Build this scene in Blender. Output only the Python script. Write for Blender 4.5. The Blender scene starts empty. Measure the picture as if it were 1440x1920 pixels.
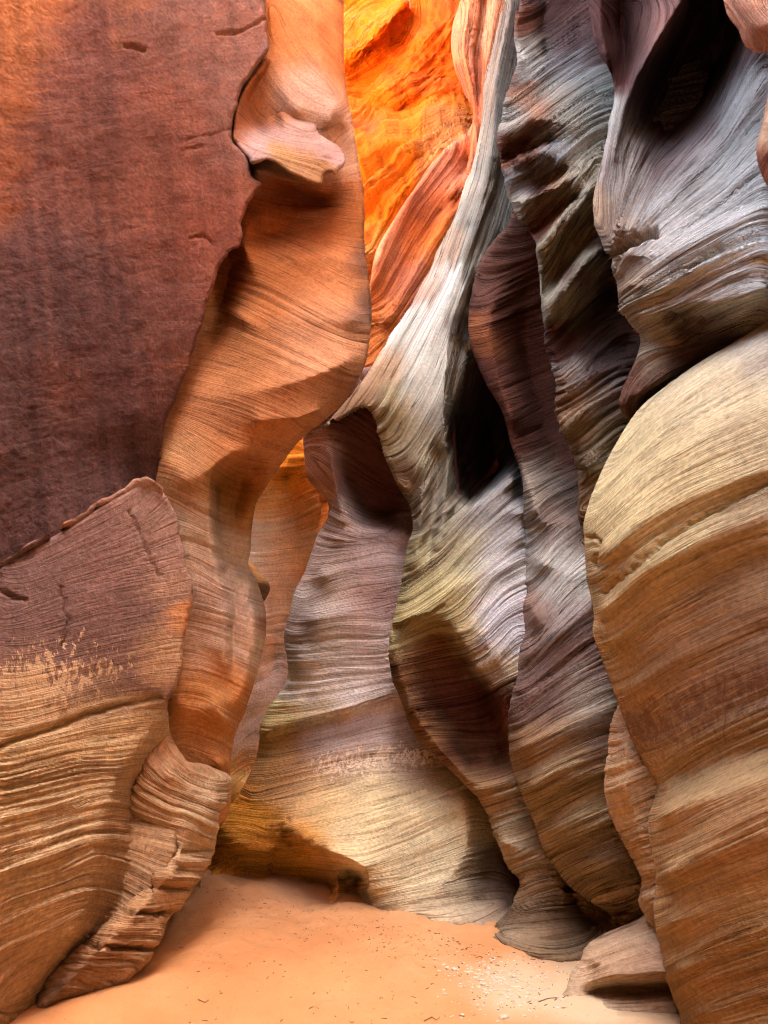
import bpy, math, random
import numpy as np
from mathutils import Vector
from mathutils.geometry import tessellate_polygon
random.seed(5)
S = bpy.context.scene
COL = S.collection
# ------------------------------------------------------------------ camera
PITCH = math.radians(15.0); CZ = 1.5; FP = 1280.0      # focal length in px of a 1440 x 1920 frame
cd = bpy.data.cameras.new('camera'); cam = bpy.data.objects.new('camera', cd); COL.objects.link(cam)
cd.sensor_fit = 'VERTICAL'; cd.sensor_height = 36.0; cd.lens = 24.0; cd.clip_start = 0.05; cd.clip_end = 2000
cam.location = (0, 0, CZ); cam.rotation_euler = (math.pi/2 + PITCH, 0, 0)
S.camera = cam
# ------------------------------------------------------------------ light
SUN_EL, SUN_AZ = 60.0, 82.0      # azimuth clockwise from +Y: the side the sun stands on
w = bpy.data.worlds.new('World'); S.world = w; w.use_nodes = True
nt = w.node_tree; bg = nt.nodes['Background']
sky = nt.nodes.new('ShaderNodeTexSky'); sky.sky_type = 'NISHITA'; sky.sun_disc = False
sky.sun_elevation = math.radians(SUN_EL); sky.sun_rotation = math.radians(SUN_AZ); sky.air_density = 0.8; sky.dust_density = 8.0; sky.ozone_density = 0.0
nt.links.new(sky.outputs[0], bg.inputs[0]); bg.inputs[1].default_value = 0.15
ld = bpy.data.lights.new('sun', 'SUN'); ld.energy = 2.0; ld.angle = math.radians(0.53); ld.color = (1.0, 0.95, 0.86)
sun = bpy.data.objects.new('sun', ld); COL.objects.link(sun)
e, a = math.radians(SUN_EL), math.radians(SUN_AZ)
sd = Vector((math.sin(a)*math.cos(e), math.cos(a)*math.cos(e), math.sin(e)))
sun.rotation_euler = (-sd).to_track_quat('-Z', 'Y').to_euler()
S.view_settings.view_transform = 'Standard'; S.view_settings.look = 'None'
S.view_settings.exposure = 4.8; S.view_settings.gamma = 1
S.render.engine = 'CYCLES'
S.cycles.max_bounces = 8; S.cycles.diffuse_bounces = 2
S.cycles.use_denoising = True; S.cycles.filter_width = 1.15
# ------------------------------------------------------------------ numeric helpers
def proj(x, y, D):
    """pixel of the photograph and distance along +Y (metres) -> world point"""
    u = (np.asarray(x)-720.0)/FP; v = (960.0-np.asarray(y))/FP
    dy = math.cos(PITCH)-v*math.sin(PITCH); dz = math.sin(PITCH)+v*math.cos(PITCH)
    return np.stack([u*D/dy, D+0*u, CZ+dz*D/dy], -1)
def FL(y):
    v = (960.0-y)/FP
    return CZ*(math.cos(PITCH)-v*math.sin(PITCH))/-(math.sin(PITCH)+v*math.cos(PITCH))
def _h(ix, iy, seed):
    n = (ix.astype(np.int64)*374761393 + iy.astype(np.int64)*668265263 + seed*974634777) & 0x7fffffff
    n = ((n ^ (n >> 13))*1274126177) & 0x7fffffff
    return ((n ^ (n >> 16)) & 0xffff)/32767.5-1.0
def noise(x, y, seed=0):
    x0 = np.floor(x); y0 = np.floor(y); fx = x-x0; fy = y-y0
    fx = fx*fx*fx*(fx*(fx*6-15)+10); fy = fy*fy*fy*(fy*(fy*6-15)+10)
    a = _h(x0, y0, seed); b = _h(x0+1, y0, seed); c = _h(x0, y0+1, seed); d = _h(x0+1, y0+1, seed)
    return (a*(1-fx)+b*fx)*(1-fy)+(c*(1-fx)+d*fx)*fy
def fbm(x, y, seed=0, o=4, g=0.5):
    r = 0; k = 1.0; f = 1.0
    for i in range(o):
        r = r+k*noise(x*f+i*17.3, y*f-i*9.1, seed+i); k *= g; f *= 2.03
    return r
def smooth_poly(pts, closed=True, n=4):
    P = np.array(pts, float); m = len(P); out = []
    rng = range(m) if closed else range(m-1)
    for i in rng:
        if closed: p0, p1, p2, p3 = P[i-1], P[i], P[(i+1) % m], P[(i+2) % m]
        else: p0, p1, p2, p3 = P[max(i-1, 0)], P[i], P[i+1], P[min(i+2, m-1)]
        for k in range(n):
            t = k/n
            out.append(0.5*((2*p1)+(p2-p0)*t+(2*p0-5*p1+4*p2-p3)*t*t+(3*p1-p0-3*p2+p3)*t**3))
    if not closed: out.append(P[-1])
    return np.array(out)
def nearest(px, py, poly):
    """signed distance (inside > 0) and nearest outline point"""
    A = poly; B = np.roll(poly, -1, 0)
    best = np.full(px.shape, 1e18); qx = np.zeros_like(px); qy = np.zeros_like(px); ins = np.zeros(px.shape, bool)
    for (ax, ay), (bx, by) in zip(A, B):
        ex, ey = bx-ax, by-ay; l2 = ex*ex+ey*ey+1e-9
        t = np.clip(((px-ax)*ex+(py-ay)*ey)/l2, 0, 1)
        cx = ax+t*ex; cy = ay+t*ey; d = (px-cx)**2+(py-cy)**2
        m = d < best; best[m] = d[m]; qx[m] = cx[m]; qy[m] = cy[m]
        c = ((ay > py) != (by > py)) & (px < ex*(py-ay)/(ey if abs(ey) > 1e-9 else 1e-9)+ax)
        ins ^= c
    d = np.sqrt(best)
    return np.where(ins, d, -d), qx, qy
def pad(a): return np.pad(a, 1, mode='edge')
def field(x0, y0, x1, y1, curves, step=6.0, blur=1.0, iters=90):
    """smooth field through curves of (x, y, value): relaxed on a pyramid of grids"""
    sol = None
    for lv in (8, 4, 2, 1):
        h = step*lv; nx = int((x1-x0)/h)+2; ny = int((y1-y0)/h)+2
        num = np.zeros((ny, nx)); den = np.zeros((ny, nx))
        for c in curves:
            c = np.array(c, float)
            if len(c) == 1: pts = c
            else:
                seg = []
                for i in range(len(c)-1):
                    n = max(2, int(math.hypot(*(c[i+1]-c[i])[:2])/h*2)+1)
                    t = np.linspace(0, 1, n)[:, None]; seg.append(c[i]*(1-t)+c[i+1]*t)
                pts = np.concatenate(seg)
            ix = np.round((pts[:, 0]-x0)/h).astype(int); iy = np.round((pts[:, 1]-y0)/h).astype(int)
            ok = (ix >= 0) & (ix < nx) & (iy >= 0) & (iy < ny)
            np.add.at(num, (iy[ok], ix[ok]), pts[ok, 2]); np.add.at(den, (iy[ok], ix[ok]), 1)
        m = den > 0; val = np.where(m, num/np.maximum(den, 1), 0)
        if sol is None: sol = np.full((ny, nx), val[m].mean())
        else:
            yy = np.clip(np.arange(ny)/2.0, 0, sol.shape[0]-1.001); xx = np.clip(np.arange(nx)/2.0, 0, sol.shape[1]-1.001)
            i = yy.astype(int); j = xx.astype(int); fy = (yy-i)[:, None]; fx = (xx-j)[None]
            sol = (sol[i][:, j]*(1-fx)+sol[i][:, j+1]*fx)*(1-fy)+(sol[i+1][:, j]*(1-fx)+sol[i+1][:, j+1]*fx)*fy
        sol[m] = val[m]
        for k in range(400 if lv == 8 else iters):
            p = pad(sol); sol = 0.25*(p[:-2, 1:-1]+p[2:, 1:-1]+p[1:-1, :-2]+p[1:-1, 2:]); sol[m] = val[m]
    for k in range(int(round(blur*3))):
        p = pad(sol); sol = 0.5*sol+0.125*(p[:-2, 1:-1]+p[2:, 1:-1]+p[1:-1, :-2]+p[1:-1, 2:])
    return sol
def sample(F, x0, y0, h, x, y):
    """cubic lookup"""
    gx = np.clip((x-x0)/h, 1, F.shape[1]-3.001); gy = np.clip((y-y0)/h, 1, F.shape[0]-3.001)
    i = gy.astype(int); j = gx.astype(int); ty = gy-i; tx = gx-j
    def wts(t): return [(-t+2*t*t-t**3)/2, (2-5*t*t+3*t**3)/2, (t+4*t*t-3*t**3)/2, (-t*t+t**3)/2]
    wx = wts(tx); wy = wts(ty); r = 0
    for a in range(4):
        row = 0
        for b in range(4): row = row+wx[b]*F[i+a-1, j+b-1]
        r = r+wy[a]*row
    return r
# ------------------------------------------------------------------ materials
def rock_material(name, band=0.35, grain=0.25, bump=0.5, rough=0.92, dark=(0.45, 0.32, 0.28), speck=0.0, speck_col=(0.5, 0.33, 0.16), fine=1.0):
    m = bpy.data.materials.new(name); m.use_nodes = True; t = m.node_tree; N = t.nodes; L = t.links
    b = N['Principled BSDF']; b.inputs['Roughness'].default_value = rough
    b.inputs['Specular IOR Level'].default_value = 0.06
    at = N.new('ShaderNodeAttribute'); at.attribute_name = 'tint'
    st = N.new('ShaderNodeAttribute'); st.attribute_name = 'st'
    tc = N.new('ShaderNodeTexCoord')
    def nz(vec, scale, detail=4, sv=(1, 1, 1), r=0.6):
        mp = N.new('ShaderNodeMapping'); mp.inputs['Scale'].default_value = sv; L.new(vec, mp.inputs[0])
        n = N.new('ShaderNodeTexNoise'); n.inputs['Scale'].default_value = scale; n.inputs['Detail'].default_value = detail
        n.inputs['Roughness'].default_value = r; L.new(mp.outputs[0], n.inputs['Vector']); return n.outputs['Fac']
    def mathn(op, a, b_=None, v=None, clamp=False):
        n = N.new('ShaderNodeMath'); n.operation = op; n.use_clamp = clamp; L.new(a, n.inputs[0])
        if b_ is not None: L.new(b_, n.inputs[1])
        if v is not None: n.inputs[1].default_value = v
        return n.outputs[0]
    def ramp(f, lo, hi):
        n = N.new('ShaderNodeMapRange'); n.inputs[1].default_value = lo; n.inputs[2].default_value = hi; n.clamp = True; L.new(f, n.inputs[0]); return n.outputs[0]
    def mix(f, a_, b_, mode='MIX'):
        n = N.new('ShaderNodeMix'); n.data_type = 'RGBA'; n.blend_type = mode
        if isinstance(f, float): n.inputs[0].default_value = f
        else: L.new(f, n.inputs[0])
        for k, v in ((6, a_), (7, b_)):
            if isinstance(v, tuple): n.inputs[k].default_value = v+(1,)
            else: L.new(v, n.inputs[k])
        return n.outputs[2]
    lay = nz(st.outputs['Vector'], 1.0, 5, (0.07, 0.0022, 1), 0.72)       # bands that run with the bedding
    lay2 = nz(st.outputs['Vector'], 1.0, 3, (0.34*fine, 0.0055, 1), 0.6)
    lay3 = nz(st.outputs['Vector'], 1.0, 2, (0.13*fine, 0.0028, 3), 0.5)
    col = mix(mathn('MULTIPLY', ramp(lay, 0.50, 0.70), v=min(1, band*1.0)), at.outputs['Color'], dark, 'MULTIPLY')
    col = mix(mathn('MULTIPLY', ramp(lay2, 0.53, 0.64), v=band*0.9), col, dark, 'MULTIPLY')
    thin = mathn('ABSOLUTE', mathn('SUBTRACT', lay3, v=0.5)); thin = ramp(thin, 0.014, 0.0)
    col = mix(mathn('MULTIPLY', thin, v=min(1, band*1.5)), col, tuple(c_*0.7 for c_ in dark), 'MULTIPLY')
    lite = ramp(lay2, 0.44, 0.34)
    col = mix(mathn('MULTIPLY', lite, v=band*0.9), col, (1.3, 1.3, 1.3), 'MULTIPLY')
    gr = nz(tc.outputs['Object'], 38.0, 5); gr2 = nz(tc.outputs['Object'], 3.2, 4)
    g = N.new('ShaderNodeMapRange'); g.inputs[1].default_value = 0.3; g.inputs[2].default_value = 0.7
    g.inputs[3].default_value = 1-grain; g.inputs[4].default_value = 1+grain; L.new(gr, g.inputs[0])
    col = mix(1.0, col, g.outputs[0], 'MULTIPLY')
    g2 = N.new('ShaderNodeMapRange'); g2.inputs[1].default_value = 0.3; g2.inputs[2].default_value = 0.7
    g2.inputs[3].default_value = 0.82; g2.inputs[4].default_value = 1.18; L.new(gr2, g2.inputs[0])
    col = mix(1.0, col, g2.outputs[0], 'MULTIPLY')
    if speck > 0:
        sp = nz(tc.outputs['Object'], 26.0, 6, (1, 1, 0.55), 0.75); mk = N.new('ShaderNodeAttribute'); mk.attribute_name = 'fleck'
        s_ = mathn('ADD', sp, mathn('MULTIPLY', mk.outputs['Fac'], v=0.34))
        col = mix(mathn('MULTIPLY', ramp(s_, 0.72, 0.76), v=speck), col, speck_col)
    L.new(col, b.inputs['Base Color'])
    lb = min(1.0, band*2.2)
    hgt = mathn('ADD', mathn('MULTIPLY', lay2, v=-0.8*lb), mathn('MULTIPLY', gr, v=0.45)); hgt = mathn('SUBTRACT', hgt, mathn('MULTIPLY', thin, v=0.35*lb)); hgt = mathn('SUBTRACT', hgt, mathn('MULTIPLY', lay, v=0.9*lb))
    fin = nz(st.outputs['Vector'], 1.0, 2, (0.9*fine, 0.012, 1), 0.5)
    hgt = mathn('ADD', hgt, mathn('MULTIPLY', fin, v=0.3*lb))
    bp = N.new('ShaderNodeBump'); bp.inputs['Strength'].default_value = bump; bp.inputs['Distance'].default_value = 0.03
    L.new(hgt, bp.inputs['Height']); L.new(bp.outputs[0], b.inputs['Normal'])
    return m
# ------------------------------------------------------------------ the rock builder
XS = np.concatenate([np.arange(-1400, -60, 24), np.arange(-60, 0, 8), np.arange(0, 1441, 2.5), np.arange(1450, 1520, 8), np.arange(1530, 3000, 24)]).astype(float)
YS = np.concatenate([np.arange(-2400, -60, 24), np.arange(-60, 0, 8), np.arange(0, 1921, 2.5), np.arange(1930, 1980, 8), np.arange(1990, 2300, 24)]).astype(float)
def rock(name, label, cat, outline, depth, strata, colors, mat, rw=16, rr=1.0, bumps=(), ta=0.0,
         amp=0.012, wl=26, coarse=0.05, cw=(70, 420), blur=1.0, fleck=None, cracks=(), seed=1, back=(0.2, 0.7, 1.6), group=None, parent=None, fray=0.0, rough_amp=0.0, lumps=0.0, alb=1.0, ampf=None, albf=None, mul=(1, 1, 1), sat=1.05, streak=0.0, chips=0.0):
    poly = smooth_poly(outline)
    if fray:
        nx_ = np.roll(poly, -1, 0)-np.roll(poly, 1, 0); nn = np.stack([nx_[:, 1], -nx_[:, 0]], 1); nn /= np.linalg.norm(nn, axis=1)[:, None]+1e-9
        ar = np.cumsum(np.linalg.norm(np.diff(poly, axis=0, prepend=poly[-1:]), axis=1))
        poly = poly+nn*(fray*fbm(ar/22.0, ar*0+seed, seed, 3))[:, None]
    bx0, by0 = poly.min(0)-20; bx1, by1 = poly.max(0)+20
    xs = XS[(XS > bx0) & (XS < bx1)]; ys = YS[(YS > by0) & (YS < by1)]
    X, Y = np.meshgrid(xs, ys); ny, nx = X.shape
    # distance: coarse everywhere, exact near the outline
    cx = np.arange(bx0-12, bx1+24, 12); cy = np.arange(by0-12, by1+24, 12); CX, CY = np.meshgrid(cx, cy)
    dc, _, _ = nearest(CX, CY, poly); sdf = sample(dc, cx[0], cy[0], 12.0, X, Y)
    near = np.abs(sdf) < 34; qx = X.copy(); qy = Y.copy()
    d_, a_, b_ = nearest(X[near], Y[near], poly); sdf[near] = d_; qx[near] = a_; qy[near] = b_
    hx = np.gradient(xs)[None]+0*Y; hy = np.gradient(ys)[:, None]+0*X
    keep = sdf > 0.25*np.maximum(hx, hy).clip(0, 10)
    cell = keep[:-1, :-1] & keep[1:, :-1] & keep[:-1, 1:] & keep[1:, 1:]
    # drop lone cells, find rim vertices
    cnt = np.zeros((ny, nx), int)
    for a, b in ((0, 0), (1, 0), (0, 1), (1, 1)): cnt[a:ny-1+a, b:nx-1+b] += cell
    used = cnt > 0; rim = used & (cnt < 4)
    X = np.where(rim, qx, X); Y = np.where(rim, qy, Y); dist = np.where(rim, 0, sdf).clip(0)
    st = 6.0
    def fld(curves, bl, off=0): 
        return sample(field(bx0-30, by0-30, bx1+30, by1+30, curves, st, bl), bx0-30, by0-30, st, X, Y)
    D = fld([[(p[0], p[1], FL(p[1]) if p[2] == 'f' else p[2]) for p in c] for c in depth], blur)
    s = fld([[(p[0], p[1], v) for p in c] for v, c in strata], 2.0)
    T = X*math.cos(ta)+Y*math.sin(ta)
    pxm = D/FP                                            # metres per pixel
    for (x, y, rx, ry, an, am) in bumps:
        ca, sa = math.cos(math.radians(an)), math.sin(math.radians(an))
        u = ((X-x)*ca+(Y-y)*sa)/rx; v = (-(X-x)*sa+(Y-y)*ca)/ry
        D = D+am*np.exp(-(u*u+v*v)**1.3)
    R = rw*pxm*rr
    q = np.clip(1-dist/rw, 0, 1); D = D+R*(1-np.sqrt(np.clip(1-q*q, 0, 1)))
    P = proj(X, Y, D)
    # bedding relief along the surface normal
    gu = np.gradient(P, axis=1); gv = np.gradient(P, axis=0); n = np.cross(gu, gv)
    n /= np.linalg.norm(n, axis=-1, keepdims=True)+1e-12
    c = np.sum(n*(P-np.array([0, 0, CZ])), -1); n = np.where((c > 0)[..., None], -n, n)
    sw = s+14*noise(s/55.0, s*0, seed+4)+3.5*noise(T/260.0, s/120.0, seed+5)+0.8*noise(T/50.0, s/40.0, seed+6)
    def ridge(v): return 1-2*np.abs(v)
    h = amp*(0.6*noise(sw/wl, T/(wl*26), seed)+0.5*ridge(noise(sw/(wl*.42), T/(wl*18), seed+1))*(0.6+0.6*noise(T/200, sw/160, seed+9))
             + 0.42*noise(sw/(wl*.22), T/(wl*13), seed+2)+0.28*noise(sw/(wl*.13), T/(wl*9), seed+3))
    def groove(v, k): return -np.clip(1-np.abs(v)*k, 0, 1)
    h = h+amp*(0.75*groove(noise(sw/(wl*.8), T/(wl*40), seed+13), 8)+0.5*groove(noise(sw/(wl*.36), T/(wl*24), seed+14), 5)+0.5*groove(noise(sw/(wl*.2), T/(wl*15), seed+15), 3.2))
    gate = np.clip(noise(sw/(wl*2.6), T/700, seed+11)*2.2, -1, 1)
    h = h*(1+0.5*gate)+amp*0.5*gate
    h = h+coarse*fbm(sw/cw[0], T/cw[1], seed+20, 3)*0.6
    if ampf is not None: h = h*ampf(X, Y)
    if chips: h = h+chips*np.round(2.5*fbm(X/16., Y/16., seed+70, 3))/2.5
    if lumps: h = h+lumps*fbm(X/45., Y/45., seed+60, 5, 0.6)
    if rough_amp: h = h+rough_amp*fbm(X/14., Y/14., seed+30, 3)
    for ck in cracks:                                     # (points, width px, depth m)
        pts, cwid, cdep = ck
        pl = smooth_poly(pts, False, 5); dd = np.full(X.shape, 1e9)
        x0_, y0_ = pl.min(0)-40; x1_, y1_ = pl.max(0)+40; sel = (X > x0_) & (X < x1_) & (Y > y0_) & (Y < y1_)
        xx = X[sel]+3*noise(Y[sel]/9, X[sel]/9, seed+40); yy = Y[sel]+3*noise(X[sel]/9, Y[sel]/9, seed+41); bb = np.full(xx.shape, 1e9)
        for A, B in zip(pl[:-1], pl[1:]):
            ee = B-A; l2 = ee@ee+1e-9; tt = np.clip(((xx-A[0])*ee[0]+(yy-A[1])*ee[1])/l2, 0, 1)
            bb = np.minimum(bb, np.hypot(xx-A[0]-tt*ee[0], yy-A[1]-tt*ee[1]))
        dd[sel] = bb; h = h-cdep*np.exp(-(dd/cwid)**2)
    P = P+n*(h*np.clip(0.35+dist/12.0, 0, 1))[..., None]
    # mineral colour, with recess shade painted in on some rocks
    xw = X+16*fbm(T/160, sw/22, seed+50, 3); yw = Y+16*fbm(T/160+9, sw/22, seed+51, 3)
    num = np.zeros(X.shape+(3,)); den = np.zeros(X.shape)
    for (x, y, r, cc) in colors:
        wg = np.exp(-np.clip(((xw-x)**2+(yw-y)**2)/(r*r), 0, 60))+1e-3/(1+((xw-x)**2+(yw-y)**2)/(r*r))**2
        num += wg[..., None]*np.array(cc); den += wg
    tint = num/den[..., None]
    lum = tint.mean(-1, keepdims=True); tint = np.clip(lum+(tint-lum)*sat, 0.01, 1)*np.array([0.97, 1.0, 0.89])*alb*np.array(mul)
    if albf is not None: tint = tint*albf(X, Y)[..., None]
    if streak: tint = tint*(1+streak*fbm((X-0.1*Y)/16., Y/420., seed+90, 4))[..., None]
    idx = -np.ones((ny, nx), int); idx[used] = np.arange(used.sum())
    V = P[used]; ci, cj = np.nonzero(cell)
    F = np.stack([idx[ci, cj], idx[ci+1, cj], idx[ci+1, cj+1], idx[ci, cj+1]], 1)
    ST = np.stack([s, T, 0*s], -1)[used]; TN = tint[used]
    FK = None
    if fleck is not None:
        FK = fleck(X, Y)[used]
    # rim loop(s): walk boundary edges, build the turned-back flank and the back
    E = np.concatenate([F[:, [0, 1]], F[:, [1, 2]], F[:, [2, 3]], F[:, [3, 0]]])
    key = np.minimum(E[:, 0], E[:, 1])*10**7+np.maximum(E[:, 0], E[:, 1])
    u_, inv, cn = np.unique(key, return_inverse=True, return_counts=True); be = E[cn[inv] == 1]
    nxt = {}
    for a, b in be: nxt.setdefault(int(a), []).append(int(b))
    XY = np.stack([X, Y], -1)[used]; Dv = P[used][:, 1]
    faces_extra = []; newV = []; newST = []; newTN = []; base = len(V)
    while nxt:
        s0 = next(iter(nxt)); loop = [s0]; cur = s0
        while True:
            l = nxt.get(cur)
            if not l: break
            b = l.pop()
            if not l: del nxt[cur]
            if b == s0: break
            loop.append(b); cur = b
        if len(loop) < 40: continue
        lp = np.array(loop); p2 = XY[lp]
        k = 9; tang = np.roll(p2, -k, 0)-np.roll(p2, k, 0); nr = np.stack([tang[:, 1], -tang[:, 0]], 1)
        nr /= np.linalg.norm(nr, axis=1, keepdims=True)+1e-9
        tst, _, _ = nearest(p2[:, 0]+nr[:, 0]*8, p2[:, 1]+nr[:, 1]*8, poly)
        if (tst > 0).mean() < 0.5: nr = -nr
        prev = lp
        for q_, (ins_, dd_) in enumerate(zip((5, 16, 34), back)):
            q2 = p2+nr*ins_; dq, ax_, ay_ = nearest(q2[:, 0].copy(), q2[:, 1].copy(), poly)
            bad = dq < 2; q2[bad] = p2[bad]
            V3 = proj(q2[:, 0], q2[:, 1], Dv[lp]+dd_)
            st0 = base+sum(len(v_) for v_ in newV); cur_ = np.arange(st0, st0+len(lp))
            newV.append(V3); newST.append(ST[lp]+np.array([12.0*(q_+1), 0, 0])); newTN.append(TN[lp])
            a0 = prev; a1 = np.roll(prev, -1); b0 = cur_; b1 = np.roll(cur_, -1)
            faces_extra += np.stack([a1, a0, b0, b1], 1).tolist(); prev = cur_
        pts3 = [Vector((float(x_), float(y_), 0)) for x_, y_ in q2]
        try:
            for tr in tessellate_polygon([pts3]): faces_extra.append([int(prev[i_]) for i_ in tr])
        except Exception: pass
    if newV:
        V = np.concatenate([V]+newV); ST = np.concatenate([ST]+newST); TN = np.concatenate([TN]+newTN)
    me = bpy.data.meshes.new(name)
    quads = [f for f in faces_extra if len(f) == 4]; tris = [f for f in faces_extra if len(f) == 3]
    Q = np.concatenate([F, np.array(quads, int).reshape(-1, 4)]); Tn = np.array(tris, int).reshape(-1, 3)
    me.vertices.add(len(V)); me.vertices.foreach_set('co', V.astype(np.float32).ravel())
    nl = Q.size+Tn.size; me.loops.add(nl); me.loops.foreach_set('vertex_index', np.concatenate([Q.ravel(), Tn.ravel()]).astype(np.int32))
    me.polygons.add(len(Q)+len(Tn))
    me.polygons.foreach_set('loop_start', np.concatenate([np.arange(len(Q))*4, Q.size+np.arange(len(Tn))*3]).astype(np.int32))
    me.polygons.foreach_set('use_smooth', np.ones(len(Q)+len(Tn), bool))
    me.update(calc_edges=True); me.validate()
    at = me.attributes.new('st', 'FLOAT_VECTOR', 'POINT'); at.data.foreach_set('vector', ST.astype(np.float32).ravel())
    at = me.attributes.new('tint', 'FLOAT_COLOR', 'POINT'); at.data.foreach_set('color', np.concatenate([TN, np.ones((len(TN), 1))], 1).astype(np.float32).ravel())
    if FK is not None:
        FK = np.concatenate([FK, np.zeros(len(V)-len(FK))]); at = me.attributes.new('fleck', 'FLOAT', 'POINT'); at.data.foreach_set('value', FK.astype(np.float32))
    me.materials.append(mat); o = bpy.data.objects.new(name, me); COL.objects.link(o)
    if parent: o.parent = parent
    else:
        if cat == 'structure': o['kind'] = 'structure'
        o['label'] = label; o['category'] = cat
        if group: o['group'] = group
    return o
#DATA
# mineral colours
VARN = (0.125, 0.068, 0.066); VARR = (0.25, 0.095, 0.065); VARO = (0.42, 0.15, 0.06); PINK = (0.42, 0.22, 0.16)
ORG = (0.55, 0.20, 0.06); DORG = (0.42, 0.15, 0.05); TAN = (0.50, 0.31, 0.15); PALE = (0.62, 0.50, 0.36)
GREY = (0.50, 0.46, 0.44); WHITE = (0.66, 0.63, 0.62); YEL = (0.60, 0.48, 0.24); LAV = (0.40, 0.27, 0.24); BRN = (0.30, 0.13, 0.07)
GOLD = (0.75, 0.34, 0.06); REDB = (0.22, 0.07, 0.04); OCH = (0.55, 0.30, 0.10)
M_var = rock_material('varnished_sandstone', 0.06, 0.3, 0.8, fine=0.4)
M_blk = rock_material('flaking_sandstone', 0.26, 0.25, 0.7, fine=0.7, speck=1.0, speck_col=(0.5, 0.32, 0.17))
M_sw = rock_material('swirled_sandstone', 0.3, 0.2, 0.55)
M_far = rock_material('glowing_sandstone', 0.5, 0.3, 1.0, dark=(0.6, 0.35, 0.2))
M_fl = rock_material('fluted_sandstone', 0.7, 0.2, 1.0, fine=1.35)
M_but = rock_material('flecked_sandstone', 0.4, 0.2, 0.8, speck=1.0, speck_col=(0.8, 0.62, 0.42))
M_bas = rock_material('speckled_sandstone', 0.34, 0.22, 0.7, fine=0.8, speck=0.6, speck_col=(0.16, 0.08, 0.05))
M_near = rock_material('bedded_sandstone', 0.34, 0.22, 0.7, fine=0.8)

# ---- left side
rock('rock_slab', 'tall flat dark maroon varnished rock face filling the upper left', 'rock face',
 [(-900,-330),(200,-300),(495,-220),(497,0),(500,60),(503,95),(475,130),(448,180),(440,215),(435,260),(455,285),(468,310),(472,330),(490,345),(478,360),(462,390),(455,420),(452,460),(432,475),(415,495),(405,520),(392,560),(378,610),(365,650),(345,710),(322,765),(307,810),(302,850),(296,885),(290,925),(262,945),(200,985),(130,1035),(70,1070),(0,1105),(-900,1450)],
 [[(-900,-1600,2.2),(-900,1400,2.2)],[(0,-1600,3.7),(0,0,3.7),(0,800,3.65),(0,1060,3.72)],[(250,-1600,4.3),(250,0,4.3),(250,780,4.3),(250,900,4.5)],[(497,-1600,5.0),(500,60,5.0),(440,250,4.85),(485,350,4.95),(450,460,4.85),(378,610,4.7),(303,830,4.6),(290,920,4.72)]],
 [(0,[(-400,1300),(0,1060),(300,900)]),(-260,[(0,800),(320,740)]),(-520,[(0,560),(400,480)]),(-760,[(0,330),(200,260),(440,225)]),(-1000,[(0,100),(250,80),(500,40)]),(-1500,[(0,-400),(500,-400)])],
 [(85,-40,60,(0.5,0.19,0.09)),(55,80,45,(0.46,0.18,0.09)),(35,190,40,(0.42,0.16,0.085)),(15,300,35,(0.38,0.14,0.08)),(0,400,30,(0.32,0.12,0.07)),(150,180,60,(0.24,0.105,0.09)),(110,330,50,(0.19,0.085,0.075)),(60,480,50,(0.17,0.08,0.075)),(160,80,70,(0.26,0.11,0.09)),(225,-20,30,(0.4,0.17,0.1)),(215,60,22,(0.36,0.16,0.1)),(120,300,80,(0.2,0.08,0.06)),(320,180,60,(0.34,0.12,0.08)),(470,350,30,(0.4,0.17,0.11)),(400,520,30,(0.4,0.16,0.11)),(345,680,22,(0.4,0.17,0.1)),(120,600,160,VARN),(300,300,150,VARR),(220,250,120,(0.19,0.085,0.07)),(400,120,100,(0.30,0.15,0.12)),(400,400,120,(0.30,0.11,0.08)),(60,800,150,VARN),(250,700,140,(0.16,0.07,0.06)),(120,730,50,VARR),(200,900,100,VARN),(330,600,80,(0.25,0.11,0.09)),(440,60,50,(0.42,0.2,0.15)),(450,250,60,(0.3,0.17,0.14))],
 M_var, alb=0.64, rw=8, amp=0.0009, wl=22, coarse=0.035, cw=(260,700), rough_amp=0.002, seed=3, lumps=0.006, streak=0.16, sat=1.15, fray=2.5, ta=-0.2,
 cracks=[([(410,64),(440,60),(470,50),(492,36)],3,0.03),([(240,84),(275,90)],5,0.03),([(360,445),(385,440),(405,458)],3,0.02),([(350,262),(450,240)],2,0.012),([(345,280),(380,275)],2,0.015)])
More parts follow.
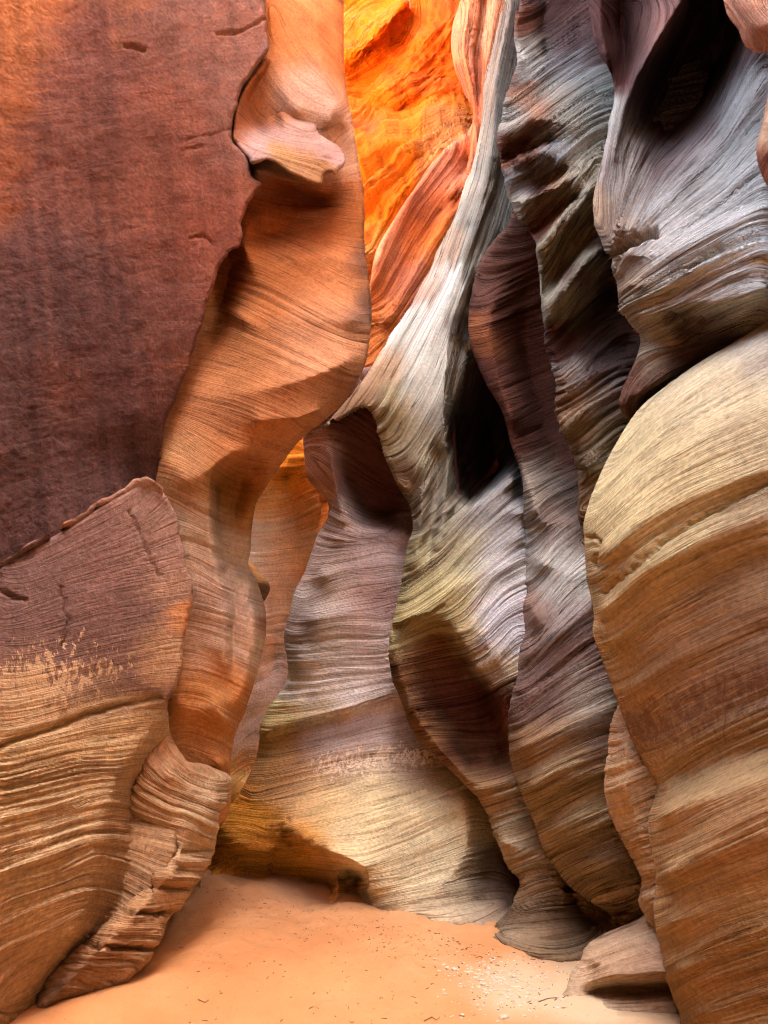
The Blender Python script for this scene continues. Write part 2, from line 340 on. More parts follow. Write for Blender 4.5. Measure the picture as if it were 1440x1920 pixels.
blk = rock('rock_block', 'brown block with pale flecks above and bedded tan stone below, beneath the maroon rock face', 'rock block',
 [(-900,1430),(-100,1102),(0,1056),(70,1021),(130,985),(200,940),(262,908),(292,915),(318,938),(332,970),(340,1010),(352,1060),(362,1110),(354,1160),(345,1200),(340,1250),(330,1290),(316,1315),(316,1350),(325,1420),(330,1600),(260,1700),(200,1790),(120,1870),(60,1990),(-900,2200)],
 [[(-900,1400,2.0),(-900,2200,2.0)],[(0,1056,3.5),(0,1300,3.35),(0,1600,3.35),(0,1900,3.6),(0,2000,3.7)],[(130,985,3.95),(120,1300,3.75),(100,1600,3.65)],[(262,908,4.32),(330,970,4.45),(355,1110,4.5),(340,1250,4.42),(310,1315,4.35)],
  [(310,1330,4.45),(270,1380,4.3),(220,1455,4.1),(205,1500,4.0),(190,1560,3.93),(175,1620,3.9),(165,1670,3.88),(150,1730,3.86),(90,1785,3.8),(35,1870,3.75),(20,1960,3.8)],
  [(330,1400,4.9),(260,1480,4.6),(240,1600,4.35),(230,1680,4.3),(150,1780,4.1),(80,1860,4.0),(60,1990,4.0)]],
 [(0,[(0,1056),(262,908)]),(110,[(0,1160),(150,1100),(350,1060)]),(240,[(0,1290),(160,1250),(335,1210)]),(330,[(0,1385),(100,1355),(200,1325),(310,1310)]),(420,[(0,1470),(150,1430),(230,1430)]),(510,[(0,1560),(120,1530),(205,1500),(250,1510)]),(620,[(0,1670),(110,1640),(180,1600),(250,1620)]),(720,[(0,1775),(90,1745),(165,1700),(220,1720)]),(860,[(0,1880),(60,1840),(120,1800)])],
 [(60,1080,90,(0.17,0.09,0.085)),(200,1040,90,(0.22,0.11,0.095)),(290,1000,60,(0.32,0.17,0.13)),(150,1180,110,(0.17,0.085,0.075)),(320,1100,40,(0.34,0.18,0.12)),(345,1150,25,ORG),(310,1230,35,(0.46,0.24,0.12)),(60,1260,50,(0.22,0.11,0.08)),(180,1270,50,(0.24,0.12,0.08)),(60,1345,40,(0.44,0.27,0.14)),(160,1330,35,(0.4,0.23,0.12)),(60,1400,60,TAN),(200,1370,50,(0.56,0.36,0.18)),(60,1500,90,(0.50,0.32,0.17)),(200,1450,80,(0.44,0.26,0.13)),(60,1650,90,(0.54,0.36,0.21)),(150,1600,60,(0.46,0.28,0.15)),(230,1560,50,(0.38,0.2,0.1)),(40,1820,80,(0.46,0.28,0.16)),(200,1700,50,(0.36,0.19,0.1))],
 M_blk, sat=0.88, alb=1.05, rw=12, amp=0.0085, wl=22, coarse=0.012, cw=(120,700), rough_amp=0.0015, ampf=lambda X, Y: 0.22+0.78/(1+np.exp(-(Y+0.22*X-1375)/14.0)), seed=8, ta=-0.25, fray=2,
 fleck=lambda X, Y: np.clip(1-np.abs(Y+0.25*X-1310)/170.0, 0, 1)*np.clip(1.2-X/330., 0, 1),
 cracks=[([(115,1100),(130,1170),(120,1210)],3,0.02),([(245,960),(280,1040),(300,1080)],3,0.02),([(0,1400),(110,1362),(200,1330),(300,1308)],5,0.035),([(0,1080),(10,1110),(50,1125)],4,0.025)])
rock('crumbling_ledge', None, None,
 [(-60,1090),(0,1052),(40,1030),(90,1000),(130,975),(170,950),(215,925),(250,903),(275,896),(292,905),(304,918),(300,932),(280,930),(262,928),(240,940),(225,938),(200,955),(180,955),(150,985),(120,990),(90,1012),(50,1040),(20,1052),(0,1070),(-60,1110)],
 [[(-60,1090,3.3),(0,1052,3.47),(130,975,3.92),(250,905,4.28),(300,920,4.38)],[(-60,1110,3.42),(0,1072,3.55),(90,1016,3.83),(180,958,4.1),(262,932,4.36),(300,936,4.44)]],
 [(0,[(0,1050),(280,895)]),(14,[(0,1066),(300,930)])],
 [(60,1030,40,(0.2,0.11,0.10)),(180,955,40,(0.28,0.15,0.12)),(270,915,30,(0.36,0.2,0.15)),(120,985,20,(0.3,0.14,0.1))],
 M_blk, rw=2, amp=0.003, wl=9, coarse=0.004, cw=(20,50), lumps=0.006, chips=0.004, seed=9, back=(0.03,0.06,0.12), fray=3.5, parent=blk, ta=-0.5)
o = rock('rock_rib', 'fractured layered rib of orange tan rock leaning over the sand at the lower left', 'rock rib',
 [(310,1368),(322,1378),(335,1400),(352,1425),(400,1440),(428,1452),(434,1475),(425,1500),(412,1525),(404,1570),(402,1600),(385,1635),(365,1665),(345,1700),(318,1730),(305,1760),(285,1790),(268,1812),(240,1840),(180,1868),(110,1893),(66,1925),(50,2000),(-60,2000),(0,1960),(55,1895),(80,1830),(155,1768),(220,1712),(268,1660),(300,1620),(330,1590),(275,1575),(245,1535),(243,1490),(262,1435),(290,1395)],
 [[(310,1368,4.55),(345,1420,4.7),(428,1452,5.1)],[(434,1475,5.15),(404,1590,4.85),(345,1700,4.5),(305,1760,4.3),(268,1812,4.15),(180,1868,4.0),(66,1925,3.9)],[(320,1440,4.45),(330,1530,4.5),(350,1580,4.5),(320,1640,4.35),(250,1720,4.1),(170,1800,3.92),(80,1890,3.82)],[(250,1450,4.4),(248,1530,4.45),(290,1580,4.5),(240,1690,4.2),(150,1770,3.98),(60,1900,3.85)],[(400,1500,4.75),(380,1560,4.68)]],
 [(0,[(300,1385),(360,1450),(430,1470)]),(60,[(255,1450),(320,1490),(420,1530)]),(110,[(250,1520),(330,1545),(405,1580)]),(170,[(280,1620),(340,1620),(400,1620)]),(240,[(235,1710),(300,1700),(350,1690)]),(310,[(175,1770),(250,1765),(305,1760)]),(370,[(120,1820),(200,1830),(260,1815)]),(430,[(80,1890),(160,1890)])],
 [(330,1420,50,(0.47,0.24,0.12)),(300,1500,50,(0.42,0.23,0.11)),(380,1520,50,(0.52,0.33,0.19)),(360,1600,50,(0.5,0.30,0.16)),(300,1680,50,(0.42,0.21,0.09)),(250,1760,50,(0.40,0.2,0.09)),(180,1830,50,(0.36,0.18,0.09)),(100,1880,50,(0.28,0.14,0.07))],
 M_near, sat=0.86, alb=1.12, rw=16, amp=0.014, wl=24, coarse=0.03, cw=(60,260), seed=12, fray=3, ta=0.1, lumps=0.006,
 cracks=[([(252,1535),(275,1600),(270,1650)],3,0.02),([(340,1594),(360,1600),(400,1592)],4,0.03),([(270,1655),(320,1668),(370,1665)],5,0.06),([(228,1705),(270,1712),(335,1715)],5,0.06),([(160,1765),(200,1775),(290,1778)],5,0.07),([(250,1530),(290,1555)],3,0.02)])
rock('rock_fin', 'orange swirled rock fin with a hooked ledge and a bulging belly overhanging the passage', 'rock fin',
 [(380,-260),(500,-230),(645,-260),(645,-60),(645,60),(646,120),(652,180),(664,240),(672,300),(681,350),(684,400),(683,450),(688,500),(695,560),(696,600),(690,650),(682,690),(665,725),(645,755),(615,785),(580,812),(560,830),(540,855),(515,890),(492,925),(478,950),(472,990),(470,1030),(467,1060),(482,1090),(492,1120),(498,1150),(497,1190),(490,1230),(480,1270),(468,1310),(458,1340),(443,1370),(436,1400),(430,1440),(432,1480),(420,1540),(330,1600),(230,1500),(250,1250),(240,950),(220,850),(280,700),(340,450),(370,300),(350,100)],
 [[(400,-1600,5.3),(440,100,5.35)],[(645,-1600,5.7),(645,60,5.6),(660,240,5.4),(683,400,5.25),(694,580,5.05),(682,690,4.9),(640,755,4.85),(580,812,4.9),(515,890,5.05),(472,980,5.35),(467,1060,5.5),(496,1150,5.7),(490,1230,5.65),(458,1340,5.5),(432,1460,5.3)],
  [(505,20,5.2),(510,90,5.25),(535,180,5.15),(560,210,5.15)],[(590,0,5.35),(600,120,5.3),(620,230,5.2),(625,200,5.2)],
  
  [(440,230,5.35),(520,260,5.35),(640,290,5.35)],
  [(640,240,5.45),(650,300,5.4)],
  [(480,318,4.95),(505,325,5.2),(560,345,5.35),(600,362,5.35),(640,340,5.3)],[(480,370,5.3),(540,375,5.75),(600,380,5.6)],[(470,420,5.25),(500,440,5.5),(540,430,5.5),(600,420,5.3)],
  [(455,460,5.1),(480,520,5.15),(540,500,5.0),(620,480,4.95),(665,500,5.0)],
  [(440,490,5.5),(420,560,5.6),(390,630,5.3)],[(445,590,4.95),(500,620,4.85),(600,600,4.7),(660,600,4.75)],
  [(360,720,4.8),(420,740,4.65),(520,720,4.45),(600,700,4.45),(650,680,4.6)],[(480,790,4.5),(560,790,4.5),(600,770,4.55)],
  [(310,860,4.65),(350,900,4.6),(392,885,4.6),(440,848,4.62),(500,850,4.75)],[(430,875,5.0),(480,880,5.1)],
  [(400,895,4.7),(392,950,4.72),(400,1010,4.78),(410,1070,4.82),(420,1150,4.9),(425,1250,4.95)],
  [(408,905,5.15),(402,950,5.25),(412,1010,5.25),(424,1070,5.15)],[(450,900,5.3),(440,960,5.4),(445,1040,5.3)],[(470,1100,5.1),(475,1180,5.05),(470,1260,5.1),(455,1320,5.1)],[(440,1080,5.1),(435,1200,5.12),(430,1290,5.1)],
  [(340,1000,4.72),(365,1100,4.8),(375,1200,4.95),(380,1280,4.95)],[(330,1310,4.85),(350,1340,4.95),(370,1400,5.1),(420,1430,5.05)],[(400,1320,4.85),(425,1350,4.95)]],
 [(0,[(505,0),(515,70),(560,130),(640,190)]),(30,[(445,200),(500,240),(560,260),(640,280)]),(60,[(445,262),(520,300),(620,330)]),(110,[(480,360),(560,370),(650,370)]),(200,[(460,450),(520,470),(600,520),(680,580)]),(300,[(400,560),(480,600),(580,650),(670,700)]),(400,[(340,720),(430,740),(540,780),(570,815)]),(470,[(310,800),(380,850),(440,900),(500,900)]),(560,[(310,930),(390,980),(470,1010)]),(680,[(345,1050),(420,1100),(490,1130)]),(800,[(340,1200),(400,1220),(480,1250)]),(900,[(320,1320),(380,1330),(440,1370)]),(1000,[(330,1400),(430,1440)])],
 [(560,60,70,(0.62,0.27,0.11)),(560,180,50,(0.6,0.42,0.32)),(470,190,50,(0.5,0.25,0.13)),(480,270,40,(0.62,0.48,0.38)),(560,290,40,(0.62,0.46,0.34)),(560,320,25,PALE),(630,130,40,ORG),(630,300,40,(0.5,0.28,0.17)),(550,380,60,(0.42,0.15,0.07)),(650,420,50,(0.42,0.16,0.06)),(520,500,80,(0.50,0.2,0.08)),(620,540,50,(0.58,0.27,0.13)),(675,580,28,(0.16,0.10,0.08)),(665,500,22,(0.2,0.11,0.08)),(600,650,70,(0.62,0.34,0.2)),(450,650,70,(0.42,0.2,0.09)),(520,740,60,(0.58,0.28,0.14)),(380,740,60,(0.46,0.23,0.12)),(640,720,30,(0.35,0.16,0.08)),(450,830,50,(0.52,0.25,0.12)),(340,870,50,(0.52,0.31,0.17)),(430,930,40,(0.34,0.16,0.05)),(360,1000,50,(0.54,0.42,0.31)),(450,1060,30,(0.5,0.36,0.25)),(400,1120,50,(0.46,0.36,0.30)),(460,1200,35,(0.6,0.47,0.37)),(350,1200,50,(0.5,0.36,0.27)),(492,1180,14,(0.3,0.12,0.07)),(370,1300,50,(0.50,0.25,0.11)),(430,1340,40,(0.5,0.26,0.12)),(390,1430,40,(0.48,0.25,0.12))],
 M_sw, alb=0.70, sat=1.12, mul=(1.06, 0.91, 0.88), albf=lambda X, Y: 1+0.45/(1+np.exp(-(Y-960)/60.0)), rw=22, amp=0.006, wl=26, coarse=0.03, cw=(90,400), seed=21, ta=0.5, blur=1.1)
sh = rock('shell_ledge', None, None,
 [(503,104),(488,122),(468,150),(450,180),(441,212),(436,250),(437,262),(450,280),(466,296),(470,308),(484,306),(500,300),(515,305),(530,316),(545,326),(560,332),(574,340),(588,345),(602,347),(606,330),(612,322),(622,322),(630,333),(634,320),(642,312),(648,300),(640,280),(615,262),(596,248),(590,225),(565,212),(548,205),(535,190),(522,160),(512,130)],
 [[(503,104,5.15),(468,150,5.05),(441,212,4.98),(437,262,4.9)],[(470,300,4.85),(500,300,4.82),(530,316,4.78),(574,340,4.74),(602,345,4.74),(618,322,4.78),(632,328,4.8),(648,300,4.9)],[(512,130,5.4),(535,190,5.4),(565,212,5.35),(590,226,5.3),(615,260,5.2),(645,285,5.15)],[(575,250,5.0),(610,290,4.9)],
  [(490,150,5.3),(475,190,5.42),(480,230,5.35),(500,260,5.05)],[(510,180,5.38),(520,220,5.28),(545,250,5.0)],[(530,215,5.1),(533,240,4.98)],[(560,235,5.12),(575,260,5.0)],[(470,275,4.95),(540,285,4.86),(600,300,4.8)]],
 [(0,[(500,110),(530,180),(590,225)]),(40,[(455,185),(480,230),(520,255),(600,270)]),(70,[(440,230),(470,265),(530,280),(640,300)]),(100,[(440,270),(500,297),(560,325),(600,340)])],
 [(480,160,40,(0.42,0.19,0.09)),(465,220,30,(0.46,0.24,0.14)),(515,190,35,(0.46,0.22,0.11)),(475,265,22,(0.52,0.40,0.34)),(530,255,25,(0.5,0.36,0.29)),(590,262,25,(0.46,0.33,0.26)),(520,298,22,(0.5,0.32,0.15)),(580,325,25,(0.44,0.26,0.13)),(630,300,18,(0.46,0.32,0.26))],
 M_sw, alb=0.66, sat=1.2, mul=(1.06, 0.88, 0.95), bumps=[(585,262,14,22,-30,0.10)], rw=7, amp=0.007, wl=16, coarse=0.02, seed=23, ta=0.5, back=(0.06,0.25,0.5), parent=o, fray=1.0)
# ---- centre
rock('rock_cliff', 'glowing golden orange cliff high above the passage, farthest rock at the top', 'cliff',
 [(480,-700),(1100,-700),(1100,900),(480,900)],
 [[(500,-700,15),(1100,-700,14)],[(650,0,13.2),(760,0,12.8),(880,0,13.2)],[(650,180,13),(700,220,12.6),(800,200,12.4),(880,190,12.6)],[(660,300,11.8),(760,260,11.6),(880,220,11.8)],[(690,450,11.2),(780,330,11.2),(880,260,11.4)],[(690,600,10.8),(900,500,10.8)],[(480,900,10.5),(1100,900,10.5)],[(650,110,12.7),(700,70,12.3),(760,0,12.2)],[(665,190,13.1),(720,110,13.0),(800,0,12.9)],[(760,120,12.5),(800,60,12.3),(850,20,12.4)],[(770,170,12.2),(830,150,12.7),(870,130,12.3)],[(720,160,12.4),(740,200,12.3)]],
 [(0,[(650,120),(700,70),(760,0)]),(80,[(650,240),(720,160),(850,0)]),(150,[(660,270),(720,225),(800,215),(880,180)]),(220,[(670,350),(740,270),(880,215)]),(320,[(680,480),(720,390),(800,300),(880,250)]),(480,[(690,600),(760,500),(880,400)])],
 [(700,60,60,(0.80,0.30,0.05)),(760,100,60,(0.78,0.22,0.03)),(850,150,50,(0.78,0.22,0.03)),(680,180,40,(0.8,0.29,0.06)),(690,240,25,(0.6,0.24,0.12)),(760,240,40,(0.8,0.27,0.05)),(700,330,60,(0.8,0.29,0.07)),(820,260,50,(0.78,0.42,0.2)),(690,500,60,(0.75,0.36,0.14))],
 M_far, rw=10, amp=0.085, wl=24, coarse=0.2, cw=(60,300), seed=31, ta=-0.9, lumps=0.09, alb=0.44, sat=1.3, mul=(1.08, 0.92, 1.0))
rock('rock_slope', 'salmon orange sloping layered rock shelf below the glowing cliff', 'rock slope',
 [(890,225),(875,250),(842,271),(815,300),(796,325),(775,358),(754,387),(735,418),(717,450),(704,480),(698,510),(692,540),(660,640),(600,760),(620,900),(1050,900),(1050,200),(930,190)],
 [[(842,271,9.9),(796,325,9.8),(754,387,9.6),(704,480,9.4),(692,540,9.2),(640,700,8.8)],[(880,300,10.2),(850,380,10.0),(800,450,9.8),(740,540,9.4),(700,640,9.0)],[(870,330,9.6),(840,400,9.4),(790,480,9.2),(720,600,8.8)],[(900,450,9.4),(800,620,9.0),(700,760,8.6)]],
 [(0,[(842,271),(754,387),(692,540)]),(40,[(880,290),(800,380),(720,520)]),(90,[(880,350),(820,440),(720,600)]),(150,[(870,430),(800,540),(700,680)]),(250,[(900,600),(750,720)])],
 [(830,300,40,(0.66,0.36,0.22)),(780,370,40,(0.5,0.22,0.13)),(730,450,40,(0.72,0.4,0.24)),(840,380,35,(0.5,0.2,0.09)),(790,450,40,(0.62,0.25,0.1)),(720,560,50,(0.66,0.28,0.12)),(760,540,40,(0.55,0.28,0.18)),(690,660,40,(0.7,0.32,0.14))],
 M_far, rw=10, amp=0.03, wl=18, coarse=0.06, cw=(50,320), seed=33, ta=-0.95, lumps=0.02, chips=0.008, alb=0.62, sat=1.3, mul=(1.06, 0.80, 0.9))
rock('rock_curtain', 'red brown fluted rock curtain hanging beside the glowing cliff at the top', 'rock curtain',
 [(880,-900),(868,-100),(862,0),(850,40),(846,80),(850,120),(862,155),(872,180),(886,205),(884,240),(880,290),(874,322),(890,330),(980,330),(1010,150),(1010,-100),(1000,-900)],
 [[(870,-900,9.6),(862,0,9.4),(848,90,9.3),(885,205,9.2),(878,310,9.1)],[(895,-900,9.0),(888,0,9.0),(876,100,9.0),(893,200,9.05)],[(910,0,9.3),(895,100,9.25),(900,200,9.2)],[(930,0,8.9),(912,100,8.9),(905,220,9.0)],[(1000,0,9.2),(960,300,9.0)]],
 [(0,[(850,0),(846,90),(886,205),(876,320)]),(20,[(885,0),(870,100),(895,210)]),(45,[(925,0),(905,120),(900,220)]),(100,[(1000,0),(960,300)])],
 [(860,60,30,(0.5,0.2,0.12)),(890,60,30,(0.6,0.3,0.2)),(895,150,30,(0.45,0.16,0.1)),(880,270,30,(0.5,0.2,0.12))],
 M_far, alb=0.7, sat=1.2, rw=10, amp=0.03, wl=14, coarse=0.05, cw=(30,200), seed=35, ta=1.5)
rock('rock_backdrop', 'orange and lavender banded rock wall seen through the gap under the bulging fin', 'rock wall',
 [(380,700),(700,700),(700,1000),(680,1620),(380,1720),(330,1500),(380,1300),(390,900)],
 [[(380,700,8.6),(400,1500,8.3)],[(470,850,8.9),(475,1000,8.9),(490,1200,8.9),(450,1450,8.7)],[(520,860,9.1),(560,960,9.25),(540,1100,9.4),(510,1250,9.3)],[(575,820,9.1),(605,960,8.9),(570,1060,9.6)],[(700,900,9.9),(680,1500,9.6)],[(480,900,8.7),(540,870,8.85)]],
 [(0,[(470,830),(540,850),(600,850)]),(60,[(470,920),(540,910),(600,880)]),(130,[(470,990),(540,980),(610,940)]),(220,[(470,1060),(560,1050)]),(330,[(480,1170),(540,1150)]),(430,[(470,1290),(530,1240)]),(560,[(430,1420),(500,1340)]),(640,[(420,1500),(480,1440)])],
 [(520,860,50,(0.8,0.3,0.05)),(590,900,30,(0.6,0.2,0.05)),(560,900,30,(0.75,0.27,0.05)),(500,930,30,(0.85,0.5,0.22)),(570,960,35,(0.7,0.33,0.14)),(490,1000,35,(0.88,0.80,0.76)),(540,1020,35,(0.78,0.55,0.42)),(570,1040,30,(0.72,0.44,0.3)),(500,1100,40,(0.74,0.56,0.5)),(530,1150,35,(0.72,0.55,0.5)),(500,1220,40,(0.68,0.52,0.5)),(510,1200,15,(0.7,0.38,0.2)),(480,1300,40,(0.56,0.45,0.47)),(465,1370,35,(0.5,0.38,0.38)),(470,1425,22,(0.7,0.4,0.2)),(450,1470,30,(0.8,0.6,0.32)),(440,1510,30,(0.74,0.52,0.22))],
 M_sw, alb=1.25, rw=8, amp=0.016, wl=26, coarse=0.03, cw=(60,300), seed=41)
rock('rock_nub', 'small rounded brown knob at the left rim of the gap under the fin', 'rock knob',
 [(440,1040),(466,1052),(478,1062),(490,1075),(503,1090),(506,1105),(500,1120),(490,1132),(478,1125),(460,1140),(430,1140)],
 [[(440,1050,7.9),(440,1130,7.9)],[(475,1075,7.8),(485,1100,7.75)],[(505,1105,8.0),(490,1130,8.0)]],
 [(0,[(440,1045),(500,1080)]),(60,[(440,1110),(495,1125)])],
 [(480,1080,20,(0.5,0.26,0.12)),(495,1110,15,(0.3,0.14,0.08))], M_sw, rw=12, amp=0.006, wl=14, coarse=0.01, seed=43, back=(0.1,0.3,0.6))
rock('rock_buttress', 'broad lavender and tan rock buttress rising from the sand in mid passage', 'rock buttress',
 [(569,818),(571,862),(575,893),(591,915),(613,938),(615,969),(595,1004),(573,1067),(551,1111),(538,1164),(531,1200),(538,1235),(535,1280),(502,1327),(485,1370),(484,1398),(473,1440),(445,1492),(417,1525),(402,1563),(388,1610),(378,1645),(375,1720),(560,1780),(1030,1850),(1040,1500),(960,1300),(900,1100),(860,900),(830,700),(640,700),(585,780)],
 [[(569,818,7.6),(575,893,7.5),(613,950,7.4),(573,1067,7.3),(538,1164,7.15),(531,1200,7.1),(535,1280,7.0),(485,1370,6.95),(473,1440,6.95),(417,1525,6.8),(388,1610,6.6),(380,1643,6.5)],
  [(610,810,7.35),(620,860,7.1),(635,930,7.05),(650,980,6.95)],[(640,800,7.2),(655,880,7.5),(690,960,7.9),(740,960,8.0)],[(700,780,7.1),(730,880,7.6)],
  [(630,1010,6.95),(700,1000,6.9),(760,1000,6.9)],[(600,1080,6.85),(680,1070,6.75),(755,1060,6.75)],[(575,1160,6.75),(650,1150,6.6),(740,1160,6.6)],
  [(560,1230,6.75),(640,1230,6.6),(740,1240,6.5)],[(530,1310,6.75),(600,1300,6.5),(735,1290,6.4)],
  [(495,1375,6.75),(560,1355,6.5),(640,1335,6.38),(740,1300,6.33)],[(500,1390,6.9),(560,1372,6.65),(640,1350,6.48),(740,1315,6.4)],
  [(520,1430,6.6),(600,1430,6.35),(700,1420,6.25),(800,1430,6.1)],
  [(470,1500,6.55),(530,1510,6.2),(570,1535,5.95)],
  [(425,1560,6.4),(455,1590,6.2),(490,1600,6.1),(518,1575,6.15)],[(400,1648,6.35),(440,1654,'f'),(500,1667,'f'),(560,1680,'f'),(620,1689,'f')],
  [(450,1640,6.5),(500,1645,6.5),(560,1655,6.45),(610,1665,6.3)],[(530,1570,6.1),(560,1590,5.95),(590,1615,5.85)],
  [(538,1545,5.95),(580,1572,5.6),(622,1602,5.4),(655,1612,5.35),(682,1630,5.35)],
  [(650,1640,5.9),(662,1650,6.1),(668,1690,6.0)],[(622,1615,5.7),(630,1640,5.75),(634,1690,5.75)],[(685,1645,5.4),(689,1696,'f')],
  [(680,1550,5.75),(760,1540,5.75),(860,1500,5.8)],[(700,1700,'f'),(760,1713,'f'),(850,1730,'f'),(940,1742,'f'),(1030,1760,'f')],
  [(780,1640,5.6),(860,1640,5.55)],[(870,1500,5.75),(885,1580,5.65),(860,1630,5.55),(820,1660,5.4)],[(900,1560,5.9),(930,1640,5.9),(900,1700,5.5)],[(1000,1500,6.4),(1000,1650,6.2)]],
 [(0,[(575,850),(620,900),(700,950),(800,950)]),(60,[(610,960),(680,1000),(760,1010)]),(140,[(590,1050),(660,1040),(770,1000)]),(200,[(560,1120),(640,1080),(760,1070)]),(260,[(545,1190),(640,1170),(740,1180)]),(330,[(540,1260),(640,1250),(740,1250)]),(420,[(490,1380),(560,1360),(640,1340),(740,1300),(850,1280)]),(520,[(470,1490),(560,1460),(700,1430),(850,1440)]),(600,[(500,1560),(600,1550),(760,1500),(880,1450)]),(690,[(560,1600),(680,1620),(780,1580),(900,1520)]),(760,[(430,1640),(560,1680),(700,1680),(830,1640),(960,1600)]),(830,[(700,1720),(850,1710),(960,1690)])],
 [(590,880,40,(0.40,0.2,0.15)),(600,930,25,(0.46,0.24,0.18)),(700,880,60,(0.13,0.05,0.05)),(720,940,40,(0.12,0.05,0.055)),(650,960,40,(0.48,0.37,0.38)),(600,1060,45,(0.58,0.48,0.50)),(680,1060,45,(0.44,0.33,0.36)),(750,1000,40,(0.36,0.26,0.29)),(620,1120,40,(0.58,0.54,0.60)),(700,1130,50,(0.30,0.19,0.20)),(740,1060,30,(0.42,0.33,0.36)),(570,1180,35,(0.34,0.28,0.30)),(600,1215,40,(0.6,0.56,0.6)),(680,1190,40,(0.42,0.32,0.34)),(710,1240,40,(0.5,0.42,0.44)),(560,1270,40,(0.60,0.57,0.62)),(650,1285,50,(0.64,0.62,0.70)),(530,1335,28,(0.6,0.52,0.28)),(500,1385,30,(0.5,0.4,0.2)),(600,1330,25,(0.66,0.6,0.5)),(640,1345,18,(0.55,0.3,0.15)),(720,1320,35,(0.42,0.27,0.22)),(600,1390,45,(0.38,0.31,0.34)),(700,1390,55,(0.34,0.25,0.28)),(780,1420,45,(0.26,0.17,0.17)),(640,1430,35,(0.3,0.19,0.17)),(510,1440,40,(0.5,0.28,0.12)),(560,1450,35,(0.44,0.26,0.15)),(720,1500,80,(0.58,0.44,0.27)),(600,1500,50,(0.58,0.38,0.2)),(450,1555,45,(0.70,0.33,0.035)),(555,1595,45,(0.66,0.28,0.03)),(450,1620,45,(0.62,0.27,0.04)),(620,1635,35,(0.56,0.25,0.06)),(700,1600,60,(0.60,0.46,0.3)),(800,1600,80,(0.56,0.46,0.32)),(750,1700,60,(0.5,0.36,0.24)),(880,1540,35,(0.6,0.44,0.25)),(860,1700,60,(0.36,0.26,0.19)),(930,1650,50,(0.16,0.09,0.065))],  # dark tints under the flute and at lower right are painted shadow
 M_but, ampf=lambda X, Y: 1.15-0.6*np.exp(-(((X-690)/60.)**2+((Y-870)/110.)**2)**2), cracks=[([(540,1535),(520,1570),(512,1610),(495,1655)],5,0.03),([(485,1380),(560,1362),(640,1338),(735,1302)],4,0.04)], alb=1.4, sat=0.92, mul=(1.0, 1.0, 0.93), fleck=lambda X, Y: np.clip(1-np.abs(Y+0.12*(X-700)-1425)/60.0, 0, 1)*np.clip((X-540)/60., 0, 1)*np.clip((900-X)/60., 0, 1)*0.8, rw=20, amp=0.014, wl=22, coarse=0.03, cw=(70,420), seed=51, ta=-0.3, blur=1.2)
